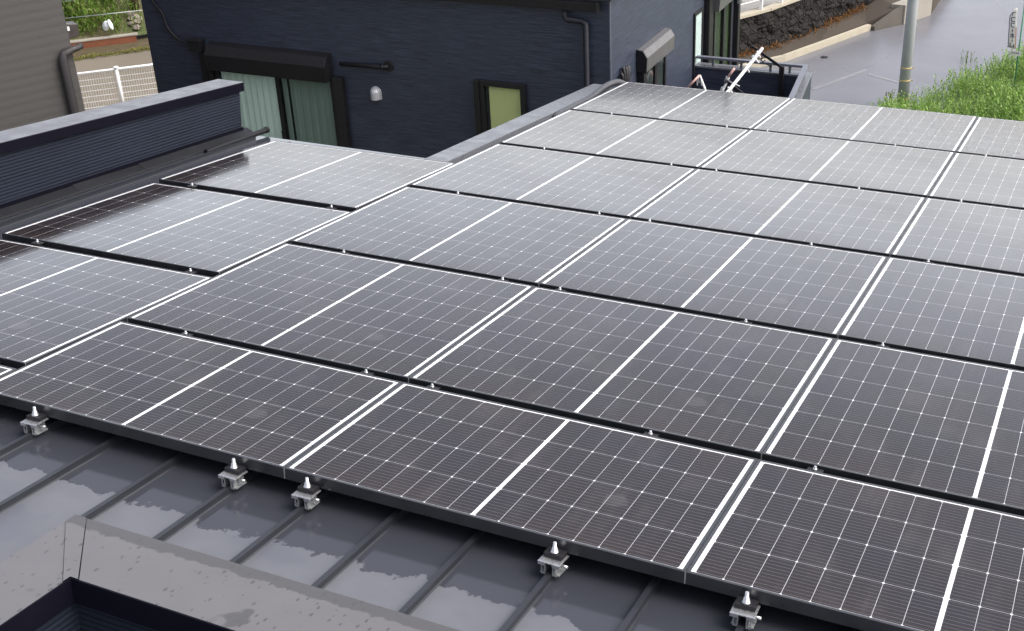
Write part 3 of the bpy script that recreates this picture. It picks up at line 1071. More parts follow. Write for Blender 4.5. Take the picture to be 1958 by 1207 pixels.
bc = LB()
bc.box((XW + 0.001, FY, -3.3), (FX + 0.09, FY + 0.12, -2.165))
bc.hexa([(rx(8.45), 8.45, -3.3), (rx(8.45) + 0.10, 8.45, -3.3), (FX + 0.10, FY - 0.001, -3.3), (FX, FY - 0.001, -3.3)],
        [(rx(8.45), 8.45, -2.165), (rx(8.45) + 0.10, 8.45, -2.165), (FX + 0.10, FY - 0.001, -2.165), (FX, FY - 0.001, -2.165)])
bc.box((XW + 0.001, 8.38, -3.3), (rx(8.45) + 0.10, 8.449, -2.165))
bc.box((XW + 0.001, 8.45, -3.38), (rx(8.45) + 0.10, FY + 0.12, -3.301))
bal = bc.build('balcony', M['navy'], nh)
bt = LB()
bt.box((XW + 0.02, FY - 0.015, -2.164), (FX + 0.115, FY + 0.135, -2.140))
bt.hexa([(rx(8.40) - 0.012, 8.40, -2.164), (rx(8.40) + 0.115, 8.40, -2.164), (FX + 0.115, FY - 0.016, -2.164), (FX - 0.012, FY - 0.016, -2.164)],
        [(rx(8.40) - 0.012, 8.40, -2.140), (rx(8.40) + 0.115, 8.40, -2.140), (FX + 0.115, FY - 0.016, -2.140), (FX - 0.012, FY - 0.016, -2.140)])
bt.build('coping', M['trim_grey'], bal, 0.003)
br = LB()
br.bar((XW + 0.02, FY + 0.04, -2.045), (FX + 0.06, FY + 0.04, -2.045), 0.055, 0.030)
br.bar((FX + 0.035, FY + 0.012, -2.045), (rx(8.45) + 0.035, 8.45, -2.045), 0.060, 0.030)
for px in (-0.60, -0.245, 0.114, 0.347):
    br.box((px - 0.014, FY + 0.026, -2.139), (px + 0.014, FY + 0.054, -2.060))
for k in range(7):
    y = FY - 0.10 - k * 0.33
    br.box((rx(y) + 0.021, y - 0.014, -2.139), (rx(y) + 0.049, y + 0.014, -2.060))
br.build('railing', simple('grey_rail_metal', (0.13, 0.14, 0.17), 0.35), bal, 0.003)
for (bx, by, bz, tx, tz, pb_) in ((0.272, 10.70, -2.056, -0.105, -1.830, -2.9), (0.22, 9.62, -2.12, -0.06, -1.93, -2.9)):
    ho = LB()
    ho.bar((bx, by, bz), (tx, by, tz), 0.014, 0.032, (0, 0, 1))
    ho.box((bx - 0.028, by - 0.02, pb_), (bx + 0.028, by + 0.02, bz + 0.012))
    for k in range(3):
        t = 0.35 + 0.22 * k
        xx, zz = bx + (tx - bx) * t, bz + (tz - bz) * t
        ho.tube([(xx - 0.02, by - 0.012, zz - 0.03), (xx - 0.04, by - 0.012, zz - 0.055), (xx - 0.01, by - 0.012, zz - 0.075), (xx + 0.015, by - 0.012, zz - 0.05)], 0.008, 6)
    ho.build('pole_holder', M['black'], bal)

# laundry pole with pegs, drying stand
lp = MB()
lp.tube([(0.019, 9.15, -1.958), (0.019, 10.72, -1.852)], 0.019, 12)
pole = lp.build('laundry_pole', M['white_metal'])
tag(pole, 'white laundry pole resting in black holders on the navy balcony', 'laundry pole')
for (y, an, ln) in ((10.55, 0.5, 0.09), (10.47, -0.7, 0.10), (10.40, 0.9, 0.11), (10.28, -0.4, 0.12), (10.10, 0.3, 0.10), (9.42, 0.8, 0.12), (9.30, -0.9, 0.10), (9.25, 0.2, 0.12), (10.50, -1.2, 0.10)):
    z = -1.958 + (y - 9.15) * 0.0675
    pg = MB()
    d = Vector((math.sin(an), 0.25 * math.cos(an * 3), -math.cos(an)))
    a = Vector((0.019, y, z)) - d * 0.035
    pg.bar(a, a + d * ln, 0.014, 0.016, (0, 1, 0))
    pg.tube([(0.019, y - 0.012, z), (0.019, y + 0.012, z)], 0.026, 8)
    pg.build('peg', M['white_metal'], pole)
ds = empty('drying_stand', 'folding white drying stand with pink bars standing inside the balcony', 'drying rack', loc=(-0.3, 10.0, -3.30))
do = Vector((-0.3, 10.0, -3.30))
for pts in (((-0.62, 9.9, -2.135), (-0.66, 9.9, -3.28)), ((-0.508, 9.98, -2.0), (-0.30, 9.98, -2.5), (-0.1, 9.98, -3.28)), ((-0.19, 10.0, -2.06), (-0.30, 10.0, -2.32), (-0.55, 10.0, -3.28))):
    l1 = MB()
    l1.tube([Vector(p) - do for p in pts], 0.014, 8)
    l1.build('leg', M['white_metal'], ds)
for (dx, dz) in ((-0.02, -0.06), (0.01, -0.09), (-0.04, -0.09)):
    l1 = MB()
    l1.bar(Vector((-0.50 + dx, 9.97, -2.03)) - do, Vector((-0.49 + dx, 9.97, -2.03 + dz)) - do, 0.008, 0.012, (0, 1, 0))
    l1.build('hook', M['white_metal'], ds)
for pts in (((-0.628, 9.9, -2.135), (-0.508, 9.98, -2.0)), ((-0.19, 10.0, -2.02), (-0.105, 10.0, -1.89))):
    l2 = MB()
    l2.tube([Vector(p) - do for p in pts], 0.014, 8)
    l2.build('rail', M['pink'], ds)
l3 = MB()
l3.tube([Vector(p) - do for p in ((-0.175, 10.0, -2.0), (-0.20, 10.0, -2.055))], 0.026, 10)
l3.tube([Vector(p) - do for p in ((-0.23, 10.0, -2.13), (-0.275, 10.0, -2.25))], 0.024, 10)
l3.tube([Vector(p) - do for p in ((-0.18, 9.99, -2.03), (-0.10, 9.99, -2.07), (-0.03, 9.99, -2.09))], 0.010, 8)
l3.build('joint_sleeve', M['steel_dull'], ds)

# ------------------------------------------------------------------ grey house on the left
ang = math.atan2(0.90, 0.44)
gd = Vector((math.cos(ang), math.sin(ang), 0))     # along the visible wall, away from us
gn = Vector((gd.y, -gd.x, 0))                     # outwards
GC = Vector((-6.0, 5.86, ZG))                      # far corner
GM = Matrix(((gd.x, gn.x, 0, GC.x), (gd.y, gn.y, 0, GC.y), (0, 0, 1, GC.z), (0, 0, 0, 1)))
gh = empty('grey_house', 'grey tile sided house wall at the left beyond the parapet', 'house', mw=GM)
g = MB()
g.box((-7.5, -7.0, -0.05), (0, 0, 6.25))
g.build('wall', M['grey_siding'], gh)
g = MB()
g.box((-7.8, -7.3, 6.25), (0.2, 0.2, 6.42))
g.build('roof', M['seam'], gh)
g = MB()
g.tube([(-0.13, 0.055, 0.0), (-0.13, 0.055, 4.98), (-0.11, 0.055, 5.03), (0.0, 0.055, 5.05), (0.05, 0.05, 5.055), (0.10, 0.03, 5.06)], [0.046, 0.046, 0.042, 0.034, 0.032, 0.032], 10)
g.build('downpipe', simple('dark_grey_downpipe', (0.032, 0.03, 0.032), 0.6), gh)
g = MB()
g.prism([(0.0, 5.13), (0.125, 5.145), (0.135, 5.27), (0.03, 5.285), (0.0, 5.28)], 'Y', -0.20, -0.04)
g.build('vent_box', simple('dark_brown_hood', (0.045, 0.038, 0.035), 0.4), gh, 0.006)
g = MB()
g.box((0.0, -0.039, 5.225), (0.03, -0.02, 5.265))
g.build('hood_end', M['white_metal'], gh)

# ------------------------------------------------------------------ ground, roads
gnd = MB()
gnd.box((-900, -900, ZG - 0.3), (900, 900, ZG - 0.012))
tag(gnd.build('ground', M['earth']), kind='structure')
sdv = Vector((0.415, 0.91, 0)).normalized()        # street direction on the right
snv = Vector((sdv.y, -sdv.x, 0))


def quad(pts, z0, z1, name, mat, kind='structure'):
    b = MB()
    n = len(pts)
    vs = [(p[0], p[1], z0) for p in pts] + [(p[0], p[1], z1) for p in pts]
    fs = [tuple(range(n - 1, -1, -1)), tuple(range(n, 2 * n))] + [(i, (i + 1) % n, n + (i + 1) % n, n + i) for i in range(n)]
    b.add(vs, fs)
    o = b.build(name, mat)
    if kind:
        tag(o, kind=kind)
    return o


A0 = Vector((-3.0, 23.13, 0))                      # foot of the kerb
GB = Vector((0.30, 21.0, 0))                       # edge of the weedy lot
quad([A0 - sdv * 14, GB - sdv * 14, GB + sdv * 60 + snv * 9, A0 + sdv * 60 - snv * 1], ZG - 0.010, ZG, 'road', M['road'])
# kerb and pavement climbing beside the stone wall
KT = [(1330, 158), (1400, 130), (1502, 107), (1580, 79), (1666, 47.5)]
kt = [at(x, y, Z=ZG + 0.13) for x, y in KT]
kb = MB()
wdt = 0.11
for i in range(len(kt) - 1):
    a, b = kt[i], kt[i + 1]
    s = (b - a).normalized()
    nn = Vector((-s.y, s.x, 0)) * wdt
    kb.hexa([(a.x, a.y, ZG - 0.02), (b.x, b.y, ZG - 0.02), (b.x + nn.x, b.y + nn.y, ZG - 0.02), (a.x + nn.x, a.y + nn.y, ZG - 0.02)],
            [(a.x, a.y, ZG + 0.13), (b.x, b.y, ZG + 0.13), (b.x + nn.x, b.y + nn.y, ZG + 0.13), (a.x + nn.x, a.y + nn.y, ZG + 0.13)])
tag(kb.build('kerb', M['sand_kerb']), kind='structure')
S1, S2 = at(1720, 14, Z=ZG + 0.40), at(1785, -6, Z=ZG + 0.40)
wallfoot = [at(1330, 132, Z=ZG + 0.12), at(1400, 109, Z=ZG + 0.12), at(1480, 89, Z=ZG + 0.12), at(1560, 57, Z=ZG + 0.12), at(1650, 12, Z=ZG + 0.30), at(1690, -10, Z=ZG + 0.42)]
ki = [Vector((p.x, p.y, 0)) + Vector((-sdv.y, sdv.x, 0)) * 0.15 for p in kt]
pv = MB()
outer = ki + [Vector((S1.x, S1.y, 0)), Vector((S2.x, S2.y, 0))]
oz = [ZG + 0.12] * 4 + [ZG + 0.14, ZG + 0.40, ZG + 0.42]
inner = [Vector((p.x, p.y, 0)) for p in wallfoot] + [Vector((wallfoot[-1].x, wallfoot[-1].y, 0)) + sdv * 4]
iz = [ZG + 0.12] * 4 + [ZG + 0.30, ZG + 0.42, ZG + 0.44]
vs, fs = [], []
for a, za, b, zb in zip(outer, oz, inner, iz):
    vs += [(a.x, a.y, za), (b.x - 0.5, b.y + 0.2, zb), (a.x, a.y, ZG - 0.05), (b.x - 0.5, b.y + 0.2, ZG - 0.05)]
for i in range(len(outer) - 1):
    o = 4 * i
    fs += [(o, o + 4, o + 5, o + 1), (o + 2, o + 3, o + 7, o + 6), (o, o + 2, o + 6, o + 4)]
fs += [(0, 1, 3, 2), (4 * len(outer) - 4, 4 * len(outer) - 2, 4 * len(outer) - 1, 4 * len(outer) - 3)]
pv.add(vs, fs)
tag(pv.build('pavement', M['walk']), kind='structure')
K = kt[-1]
cw = MB()
b0, b1, b2 = Vector((K.x, K.y, 0)), Vector((S1.x, S1.y, 0)), Vector((S2.x, S2.y, 0))
o1 = snv * 0.10
for (a, za, b, zb) in ((b0, ZG + 0.10, b1, ZG + 0.44),):
    cw.hexa([(a.x + o1.x, a.y + o1.y, ZG - 0.02), (b.x + o1.x, b.y + o1.y, ZG - 0.02), (b.x, b.y, ZG - 0.02), (a.x, a.y, ZG - 0.02)],
            [(a.x + o1.x, a.y + o1.y, za), (b.x + o1.x, b.y + o1.y, zb), (b.x, b.y, zb), (a.x, a.y, za)])
tag(cw.build('ramp_wall', simple('dark_wet_concrete', (0.10, 0.09, 0.075), 0.7, 0, 0.3, 3)), 'dark concrete ramp wall rising from the kerb end', 'wall')
cb2 = MB()
e = b1 + sdv * 1.1
cb2.hexa([(b1.x + 0.14, b1.y - 0.02, ZG - 0.02), (e.x + 0.14, e.y - 0.02, ZG - 0.02), (e.x - 0.2, e.y, ZG - 0.02), (b1.x - 0.2, b1.y + 0.02, ZG - 0.02)],
         [(b1.x + 0.14, b1.y - 0.02, ZG + 0.46), (e.x + 0.14, e.y - 0.02, ZG + 0.50), (e.x - 0.2, e.y, ZG + 0.50), (b1.x - 0.2, b1.y + 0.02, ZG + 0.46)])
tag(cb2.build('concrete_block', M['concrete'], None, 0.01), 'pale concrete block at the end of the ramp behind the utility pole', 'block')
mh = MB()
c = at(1576, 110, Z=ZG)
mh.tube([(c.x, c.y, ZG - 0.005), (c.x, c.y, ZG + 0.008)], 0.085, 20)
mh.tube([(c.x, c.y, ZG + 0.008), (c.x, c.y, ZG + 0.012)], 0.055, 20)
tag(mh.build('drain_cover', M['black']), 'small round black cover in the wet grey road', 'manhole cover')
for pa, pb_, wl_ in (((1555, 171), (1658, 133), 0.10), ((1660, 142), (1722, 159), 0.08)):
    a_, b_ = at(*pa, Z=ZG), at(*pb_, Z=ZG)
    s_ = (b_ - a_).normalized()
    n_ = Vector((-s_.y, s_.x, 0)) * wl_ / 2
    quad([a_ - n_, b_ - n_, b_ + n_, a_ + n_], ZG + 0.001, ZG + 0.004, 'road_marking', M['worn_line'])
qa = [GB - sdv * 3 - snv * 0.32, GB - sdv * 3, GB + sdv * 0.3, GB + sdv * 0.3 - snv * 0.32]
quad([(p.x, p.y) for p in qa], ZG - 0.01, ZG + 0.012, 'road_edge_strip', M['concrete'])

# stone retaining wall
sw = MB()
TOPH = 0.78
path = []
for i in range(len(wallfoot) - 1):
    a, b = wallfoot[i], wallfoot[i + 1]
    n = max(2, int((b - a).length / 0.07))
    for k in range(n):
        path.append(a.lerp(b, k / n))
a = wallfoot[0]
ext = (wallfoot[0] - wallfoot[1]).normalized()
path = [a + ext * (4 - 0.1 * k) for k in range(40)] + path
rng = random.Random(3)
cells = [(rng.uniform(0, len(path)), rng.uniform(0, 16), rng.uniform(-0.03, 0.06)) for _ in range(len(path) * 16 // 22)]
nz = 16
vs, fs = [], []
for i, p in enumerate(path):
    q = path[min(i + 1, len(path) - 1)] - path[max(i - 1, 0)]
    nrm = Vector((q.y, -q.x, 0)).normalized()
    near = [cc for cc in cells if abs(cc[0] - i) < 10]
    for j in range(nz + 1):
        t = j / nz
        z = p.z + (ZG + 0.12 + TOPH - p.z) * t
        best = sorted(((cc[0] - i) ** 2 + (cc[1] - j) ** 2, cc[2]) for cc in near)[:2]
        d = 0.0
        if len(best) == 2:
            edge = math.sqrt(best[1][0]) - math.sqrt(best[0][0])
            d = best[0][1] + 0.05 * min(1, edge / 1.2)
        b = p + nrm * (d - t * 0.18)
        vs.append((b.x, b.y, z))
for i in range(len(path) - 1):
    for j in range(nz):
        o = i * (nz + 1) + j
        fs.append((o, o + nz + 1, o + nz + 2, o + 1))
sw.add(vs, fs)
# solid back
vb2 = []
for p in (path[0], path[-1]):
    vb2 += [(p.x - 0.9, p.y + 0.4, ZG), (p.x - 0.9, p.y + 0.4, ZG + 0.12 + TOPH - 0.02)]
sw.add([vs[nz], vs[(len(path) - 1) * (nz + 1) + nz], vb2[3], vb2[1]], [(0, 1, 2, 3)])
tag(sw.build('stone_wall', M['stone']), 'dark rough stone retaining wall beside the wet road', 'wall')
# upper lot behind the wall
up = MB()
p0, p1 = path[0], path[-1]
back = Vector((-sdv.y, sdv.x, 0))
zt = ZG + 0.12 + TOPH
up.add([(p0.x - 0.3, p0.y + 0.12, zt + 0.012), (p1.x - 0.3, p1.y + 0.12, zt + 0.012), (p1.x + back.x * 14, p1.y + back.y * 14, zt + 0.3), (p0.x + back.x * 14, p0.y + back.y * 14, zt + 0.3)], [(0, 1, 2, 3)])
tag(up.build('upper_lot', road_mat('grey_gravel_lot', (0.20, 0.19, 0.17), (0.34, 0.33, 0.31), 0.7)), kind='structure')
# wall coping strip and guard fence on it
cpn = MB()
tops = []
for p in (path[0], path[40], wallfoot[2], wallfoot[3], wallfoot[4], wallfoot[5]):
    tops.append(Vector((p.x, p.y, zt)) + back * 0.24)
for i in range(len(tops) - 1):
    cpn.bar(tops[i] + Vector((0, 0, 0.03)), tops[i + 1] + Vector((0, 0, 0.03)), 0.22, 0.06)
tag(cpn.build('wall_coping', M['sand_kerb']), 'pale concrete strip along the top of the stone wall', 'coping')
gf = empty('guard_fence', 'white post and rail guard fence on top of the stone wall', 'fence', loc=(tops[1].x, tops[1].y, zt))
go = Vector((tops[1].x, tops[1].y, zt))
seglen = []
line = []
for i in range(len(tops) - 1):
    n = max(1, int((tops[i + 1] - tops[i]).length / 0.1))
    for k in range(n):
        line.append(tops[i].lerp(tops[i + 1], k / n))
for hh in (0.22, 0.42, 0.62, 0.82):
    rails = MB()
    rails.tube([p + Vector((0, 0, 0.06 + hh)) - go for p in line[::6]], 0.012 if hh < 0.8 else 0.022, 6)
    rails.build('rail', M['white_metal'], gf)
acc = 0
for i in range(5, len(line), 7):
    ps = MB()
    p = line[i] - go
    ps.box((p.x - 0.035, p.y - 0.035, -0.10), (p.x + 0.035, p.y + 0.035, 0.92))
    ps.build('post', M['white_metal'], gf)
# parking-lot stripes of the upper lot: low concrete edgings
for i, dd in enumerate((1.2, 2.3, 3.6)):
    eb = MB()
    eb.bar(tops[0] + back * dd + Vector((0, 0, 0.06)), tops[4] + back * dd + Vector((0, 0, 0.06)), 0.16, 0.10)
    tag(eb.build('edging', M['concrete']), 'low concrete edging behind the white guard fence, %s from the fence' % ords[i], 'edging', 'edgings behind the guard fence')

# ------------------------------------------------------------------ plants


def leaf(b, p, ln, wd_, rnd, lean=0.9, up=True):
    """One bent pointed leaf."""
    a = rnd.uniform(0, 2 * math.pi)
    d = Vector((math.cos(a), math.sin(a), 0))
    s = Vector((-d.y, d.x, 0)) * wd_ / 2
    t = rnd.uniform(0.1, lean)
    m1 = p + d * ln * 0.5 * t + Vector((0, 0, ln * 0.55 * (1 if up else 0.3)))
    e = p + d * ln * t + Vector((0, 0, ln * (0.85 - 0.5 * t)))
    b.add([p - s * 0.5, p + s * 0.5, m1 + s, m1 - s, e], [(0, 1, 2, 3), (3, 2, 4)])


def weed_patch(name, mat, count, sampler, h0, h1, seed, stalks=0.3, fine=1.0):
    rnd = random.Random(seed)
    b = MB()
    for _ in range(count):
        p, hs = sampler(rnd)
        h = rnd.uniform(h0, h1) * hs
        if rnd.random() < stalks:
            # a stalk with leaves up its length
            top = p + Vector((rnd.uniform(-0.15, 0.15), rnd.uniform(-0.15, 0.15), h))
            b.add([p + Vector((-0.004, 0, 0)), p + Vector((0.004, 0, 0)), top], [(0, 1, 2)])
            for k in range(6):
                leaf(b, p.lerp(top, 0.35 + 0.13 * k), h * rnd.uniform(0.12, 0.24) * fine, (0.018 + h * 0.05) * fine, rnd, 1.1)
        else:
            leaf(b, p + Vector((0, 0, rnd.uniform(0, h * 0.5))), h * rnd.uniform(0.3, 0.6) * fine, (0.02 + 0.02 * rnd.random()) * fine, rnd, 1.0)
    o = b.build(name, mat)
    return o


def lot_sampler(rnd):
    while True:
        s, t = rnd.uniform(-4, 9.5), abs(rnd.gauss(0, 1)) * 0.0 + rnd.uniform(-0.25, 6)
        edge = 0.25 * math.sin(s * 2.1) + 0.2 * math.sin(s * 5.3 + 1)
        if t < edge * 0.6:
            if rnd.random() > 0.12:
                continue
        p = GB + sdv * s + snv * t
        cl = 0.55 + 0.45 * math.sin(p.x * 2.3 + 1.1 * math.sin(p.y * 1.7)) * math.sin(p.y * 2.0 + 0.6)
        hs = 0.55 + 0.75 * max(0, cl) * min(1, 0.45 + max(0, t) * 0.8)
        return Vector((p.x, p.y, ZG)), hs


o = weed_patch('weeds', M['weed'], 32000, lot_sampler, 0.20, 0.50, 11, 0.75, 0.78)
tag(o, 'bright green tall weeds filling the vacant lot', 'weeds', kind='stuff')
sp_ = MB()
rnd = random.Random(5)
for px, py, n in ((1692, 197, 5), (1708, 196, 4), (1848, 118, 5), (1858, 121, 4), (1699, 201, 6)):
    c = at(px, py, Z=ZG)
    for _ in range(n):
        p = c + Vector((rnd.uniform(-0.12, 0.12), rnd.uniform(-0.12, 0.12), 0))
        for k in range(4):
            leaf(sp_, p + Vector((0, 0, 0.06 * k)), 0.10, 0.02, rnd, 0.6)
tag(sp_.build('sprig', M['weed_dark']), 'sparse dark weed sprigs at the road edge by the pole', 'weeds', kind='stuff')


def dry_sampler(rnd):
    i = rnd.choice((1, 1, 1, 2, 2, 3, 3, 3, 3))
    t = rnd.random()
    if i == 2 and rnd.random() < 0.5:
        i = 3
    p = wallfoot[i].lerp(wallfoot[i + 1], t) + snv * abs(rnd.gauss(0, 0.10)) + snv * 0.02
    return Vector((p.x, p.y, p.z)), 0.6 + 0.7 * rnd.random() * abs(math.sin(t * 7 + i))


tag(weed_patch('dry_fern', M['dry'], 900, dry_sampler, 0.06, 0.17, 21, 0.2), 'dried orange plants along the foot of the stone wall', 'dry plants', kind='stuff')

# ------------------------------------------------------------------ utility pole
b = at(1725, 205, Z=ZG)
up_ = empty('utility_pole', 'grey steel utility pole with yellow bands at the edge of the weeds', 'pole', loc=b)
pm = MB()
pm.tube([(0, 0, -0.1), (0, 0, 2), (0, 0, 4), (0, 0, 5.2)], [0.108, 0.104, 0.100, 0.098], 24)
pm.build('shaft', M['pole_steel'], up_)
for z, r_ in ((0.18, 0.109), (0.55, 0.109), (0.80, 0.108)):
    yb = MB()
    yb.tube([(0, 0, z), (0, 0, z + 0.022)], r_ + 0.003, 24)
    yb.bar((0.10, -0.02, z + 0.01), (0.17, -0.05, z + 0.03), 0.012, 0.012)
    yb.build('band', M['yellow'], up_)

# ------------------------------------------------------------------ advertising flag
FYv = 22.33
fo = Vector((2.06, FYv + 0.03, ZG))
ff = empty('banner_flag', 'tall white banner flag with purple characters standing in the weeds', 'flag', loc=fo)
pm = MB()
pm.tube([(0, 0, 0), (-0.03, 0, 1.9)], 0.014, 8)
pm.build('flag_pole', M['green_post'], ff)
fl_ = MB()
n = 14
LT, RT, RBt, LBt = Vector((1.775, FYv, -4.28)), Vector((1.915, FYv, -4.262)), Vector((1.985, FYv, -5.075)), Vector((1.838, FYv, -5.035))


def fpos(s, t, lift=0.0):
    """s across 0..1, t down 0..1"""
    p = LT.lerp(RT, s).lerp(LBt.lerp(RBt, s), t)
    narrow = min(1.0, 0.35 + t * 3.2)
    if s < 0.5:
        p = p.lerp(LT.lerp(RT, 1.0).lerp(LBt.lerp(RBt, 1.0), t), (1 - narrow) * (1 - s))
    y = 0.02 * math.sin(t * 6 + s * 2)
    return Vector((p.x, p.y + y - lift, p.z)) - fo


vs, fs = [], []
for j in range(n + 1):
    for i in range(5):
        vs.append(fpos(i / 4, j / n))
for j in range(n):
    for i in range(4):
        o_ = j * 5 + i
        fs.append((o_, o_ + 5, o_ + 6, o_ + 1))
fl_.add(vs, fs, True)
cloth = fl_.build('cloth', M['flag'], ff)
sm = cloth.modifiers.new('thickness', 'SOLIDIFY')
sm.thickness = 0.002


def strokes(name, mat, segs, wdt_, lift=0.006):
    k = MB()
    for (s0, t0, s1, t1) in segs:
        ns = 3
        for q in range(ns):
            a = fpos(s0 + (s1 - s0) * q / ns, t0 + (t1 - t0) * q / ns, lift)
            c = fpos(s0 + (s1 - s0) * (q + 1) / ns, t0 + (t1 - t0) * (q + 1) / ns, lift)
            k.bar(a, c, wdt_, 0.002, (0, 1, 0))
    return k.build(name, mat, cloth)


G = []


def glyph(t0, h, segs):
    for (s0, a, s1, c) in segs:
        G.append((0.30 + s0 * 0.46, t0 + a * h, 0.30 + s1 * 0.46, t0 + c * h))


C_ = [(1, 0, 0.25, 0.0), (0.25, 0, 0, 0.35), (0, 0.35, 0.05, 1.0)]
K_ = [(1, 0, 0, 0), (0, 0, 0, 1), (0, 1, 1, 1)]
glyph(0.10, 0.08, C_)
glyph(0.225, 0.095, K_)
glyph(0.36, 0.095, K_)
glyph(0.50, 0.08, [(0.45, 0, 0.45, 1)])
glyph(0.605, 0.13, [(0, 0.3, 1, 0.3), (0.5, 0, 0.5, 1), (0.15, 0.5, 0.0, 0.8), (0.85, 0.5, 1, 0.8)])
glyph(0.77, 0.06, [(0.5, 0, 0.5, 1)])
glyph(0.86, 0.10, [(0, 0, 0, 1), (0, 1, 1, 1), (1, 1, 0.85, 0.25)])
strokes('lettering', M['flag_ink'], G, 0.016)
strokes('purple_border', M['flag_ink'], [(0.02, 0.1, 0.02, 0.35), (0.02, 0.35, 0.02, 0.65), (0.02, 0.65, 0.02, 0.99)], 0.010)
strokes('orange_border', M['flag_orange'], [(0.96, 0.45, 0.96, 0.7), (0.96, 0.7, 0.96, 0.98)], 0.016)
tg = MB()
for q in ([(1.865, -5.135), (1.895, -5.098), (2.097, -5.092), (2.10, -5.19), (1.935, -5.175)],):
    tg.prism([(x_ - fo.x, z_ - fo.z) for x_, z_ in q][::-1], 'Y', -0.055, -0.05)
tgo = tg.build('arrow_tag', M['flag'], ff)
tt = MB()
for (x_, z_) in ((1.935, -5.13), (1.975, -5.13), (2.015, -5.135), (2.055, -5.135)):
    x_, z_ = x_ - fo.x, z_ - fo.z
    tt.box((x_ - 0.012, -0.058, z_ - 0.022), (x_ - 0.006, -0.0555, z_ + 0.02))
    tt.box((x_ - 0.006, -0.058, z_ + 0.012), (x_ + 0.012, -0.0555, z_ + 0.02))
    tt.box((x_ - 0.006, -0.058, z_ - 0.006), (x_ + 0.012, -0.0555, z_ + 0.002))
    tt.box((x_ + 0.006, -0.058, z_ - 0.022), (x_ + 0.012, -0.0555, z_ - 0.006))
tt.build('tag_lettering', M['flag_ink'], tgo)

# ------------------------------------------------------------------ left background: mesh fence, lane, red wall, weedy bank
F0, F1 = at(145, 144, Z=ZG + 1.0), at(290, 126, Z=ZG + 1.0)
fd = (F1 - F0).normalized()
fd.z = 0
fd.normalize()
fp = at(222, 131, Z=ZG + 1.0)
mf = empty('mesh_fence', 'white welded mesh fence between the grey and navy houses', 'fence', loc=(fp.x, fp.y, ZG))
tb = MB()
tb.tube([fd * -3.9 + Vector((0, 0, 0.985)), fd * 3.9 + Vector((0, 0, 0.985))], 0.026, 8)
tb.build('top_rail', M['white_metal'], mf)
for k in (-2, -1, 0, 1, 2):
    pb2 = MB()
    c = fd * (1.9 * k)
    pb2.tube([c + Vector((0, 0, -0.05)), c + Vector((0, 0, 1.02))], 0.036, 10)
    pb2.tube([c + Vector((0, 0, 1.0)), c + Vector((0, 0, 1.04))], 0.05, 10)
    pb2.build('post', M['white_metal'], mf)
wm = MB()
nn = Vector((-fd.y, fd.x, 0)) * 0.03
for k in range(-78, 79):
    c = fd * (k * 0.05) + nn
    wm.bar(c + Vector((0, 0, 0.06)), c + Vector((0, 0, 0.96)), 0.003, 0.003, (0, 1, 0))
for k in range(8):
    z = 0.10 + k * 0.12
    wm.bar(fd * -3.9 + nn * 1.25 + Vector((0, 0, z)), fd * 3.9 + nn * 1.25 + Vector((0, 0, z)), 0.009, 0.009)
wm.build('wire_mesh', M['white_metal'], mf)

ma, mb = at(140, 116, Z=ZG), at(282, 96, Z=ZG)
ld = (mb - ma).normalized()
ln_ = Vector((-ld.y, ld.x, 0))                       # away from us
quad([ma - ld * 12 - ln_ * 5.5, ma + ld * 14 - ln_ * 5.5, ma + ld * 14 + ln_ * 2.0, ma - ld * 12 + ln_ * 2.0], ZG - 0.010, ZG - 0.003, 'lane', M['lane'])


def moss_sampler(rnd):
    s = rnd.uniform(-1.5, 4.0)
    p = ma + ld * s + ln_ * rnd.gauss(0, 0.06)
    return Vector((p.x, p.y, ZG)), 0.6 + 0.8 * abs(math.sin(s * 3.1))


tag(weed_patch('moss_line', M['moss'], 1500, moss_sampler, 0.05, 0.12, 31, 0.0), 'yellow green moss growing along the edge of the lane', 'moss', kind='stuff')
va, vb_ = ma + ln_ * 0.08, mb + ln_ * 0.08
quad([va - ld * 8, vb_ + ld * 8, vb_ + ld * 8 + ln_ * 1.3, va - ld * 8 + ln_ * 1.3], ZG - 0.006, ZG + 0.004, 'verge', M['verge'])
ra, rb = at(158, 92, Z=ZG), at(262, 79, Z=ZG)
rd = (rb - ra).normalized()
rwl = empty('garden_wall', 'low red brown garden wall with grey capping below the weedy bank', 'wall', loc=(ra.x, ra.y, ZG))
q = MB()
q.bar(rd * -3 + Vector((0, 0, 0.07)), rd * (rb - ra).length + Vector((0, 0, 0.07)), 0.15, 0.20)
q.build('block_course', M['redwall'], rwl)
q = MB()
q.bar(rd * -3 + Vector((0, 0, 0.187)), rd * ((rb - ra).length + 0.05) + Vector((0, 0, 0.187)), 0.18, 0.034)
q.build('capping', M['concrete'], rwl, 0.005)
bkn = Vector((-rd.y, rd.x, 0))


def bank_z(d):
    return ZG + 0.15 + min(3.2, max(0, d - 0.1) * 0.40)


bk = MB()
vs, fs = [], []
rnd = random.Random(9)
NX, NY = 46, 22
for i in range(NX):
    for j in range(NY):
        d = 0.1 + j * 0.45
        p = ra + rd * (-6 + i * 0.4) + bkn * d
        vs.append((p.x, p.y, bank_z(d) + rnd.uniform(-0.05, 0.05)))
for i in range(NX - 1):
    for j in range(NY - 1):
        o_ = i * NY + j
        fs.append((o_, o_ + NY, o_ + NY + 1, o_ + 1))
bk.add(vs, fs, True)
tag(bk.build('bank', M['earth']), kind='structure')
rlen = (rb - ra).length


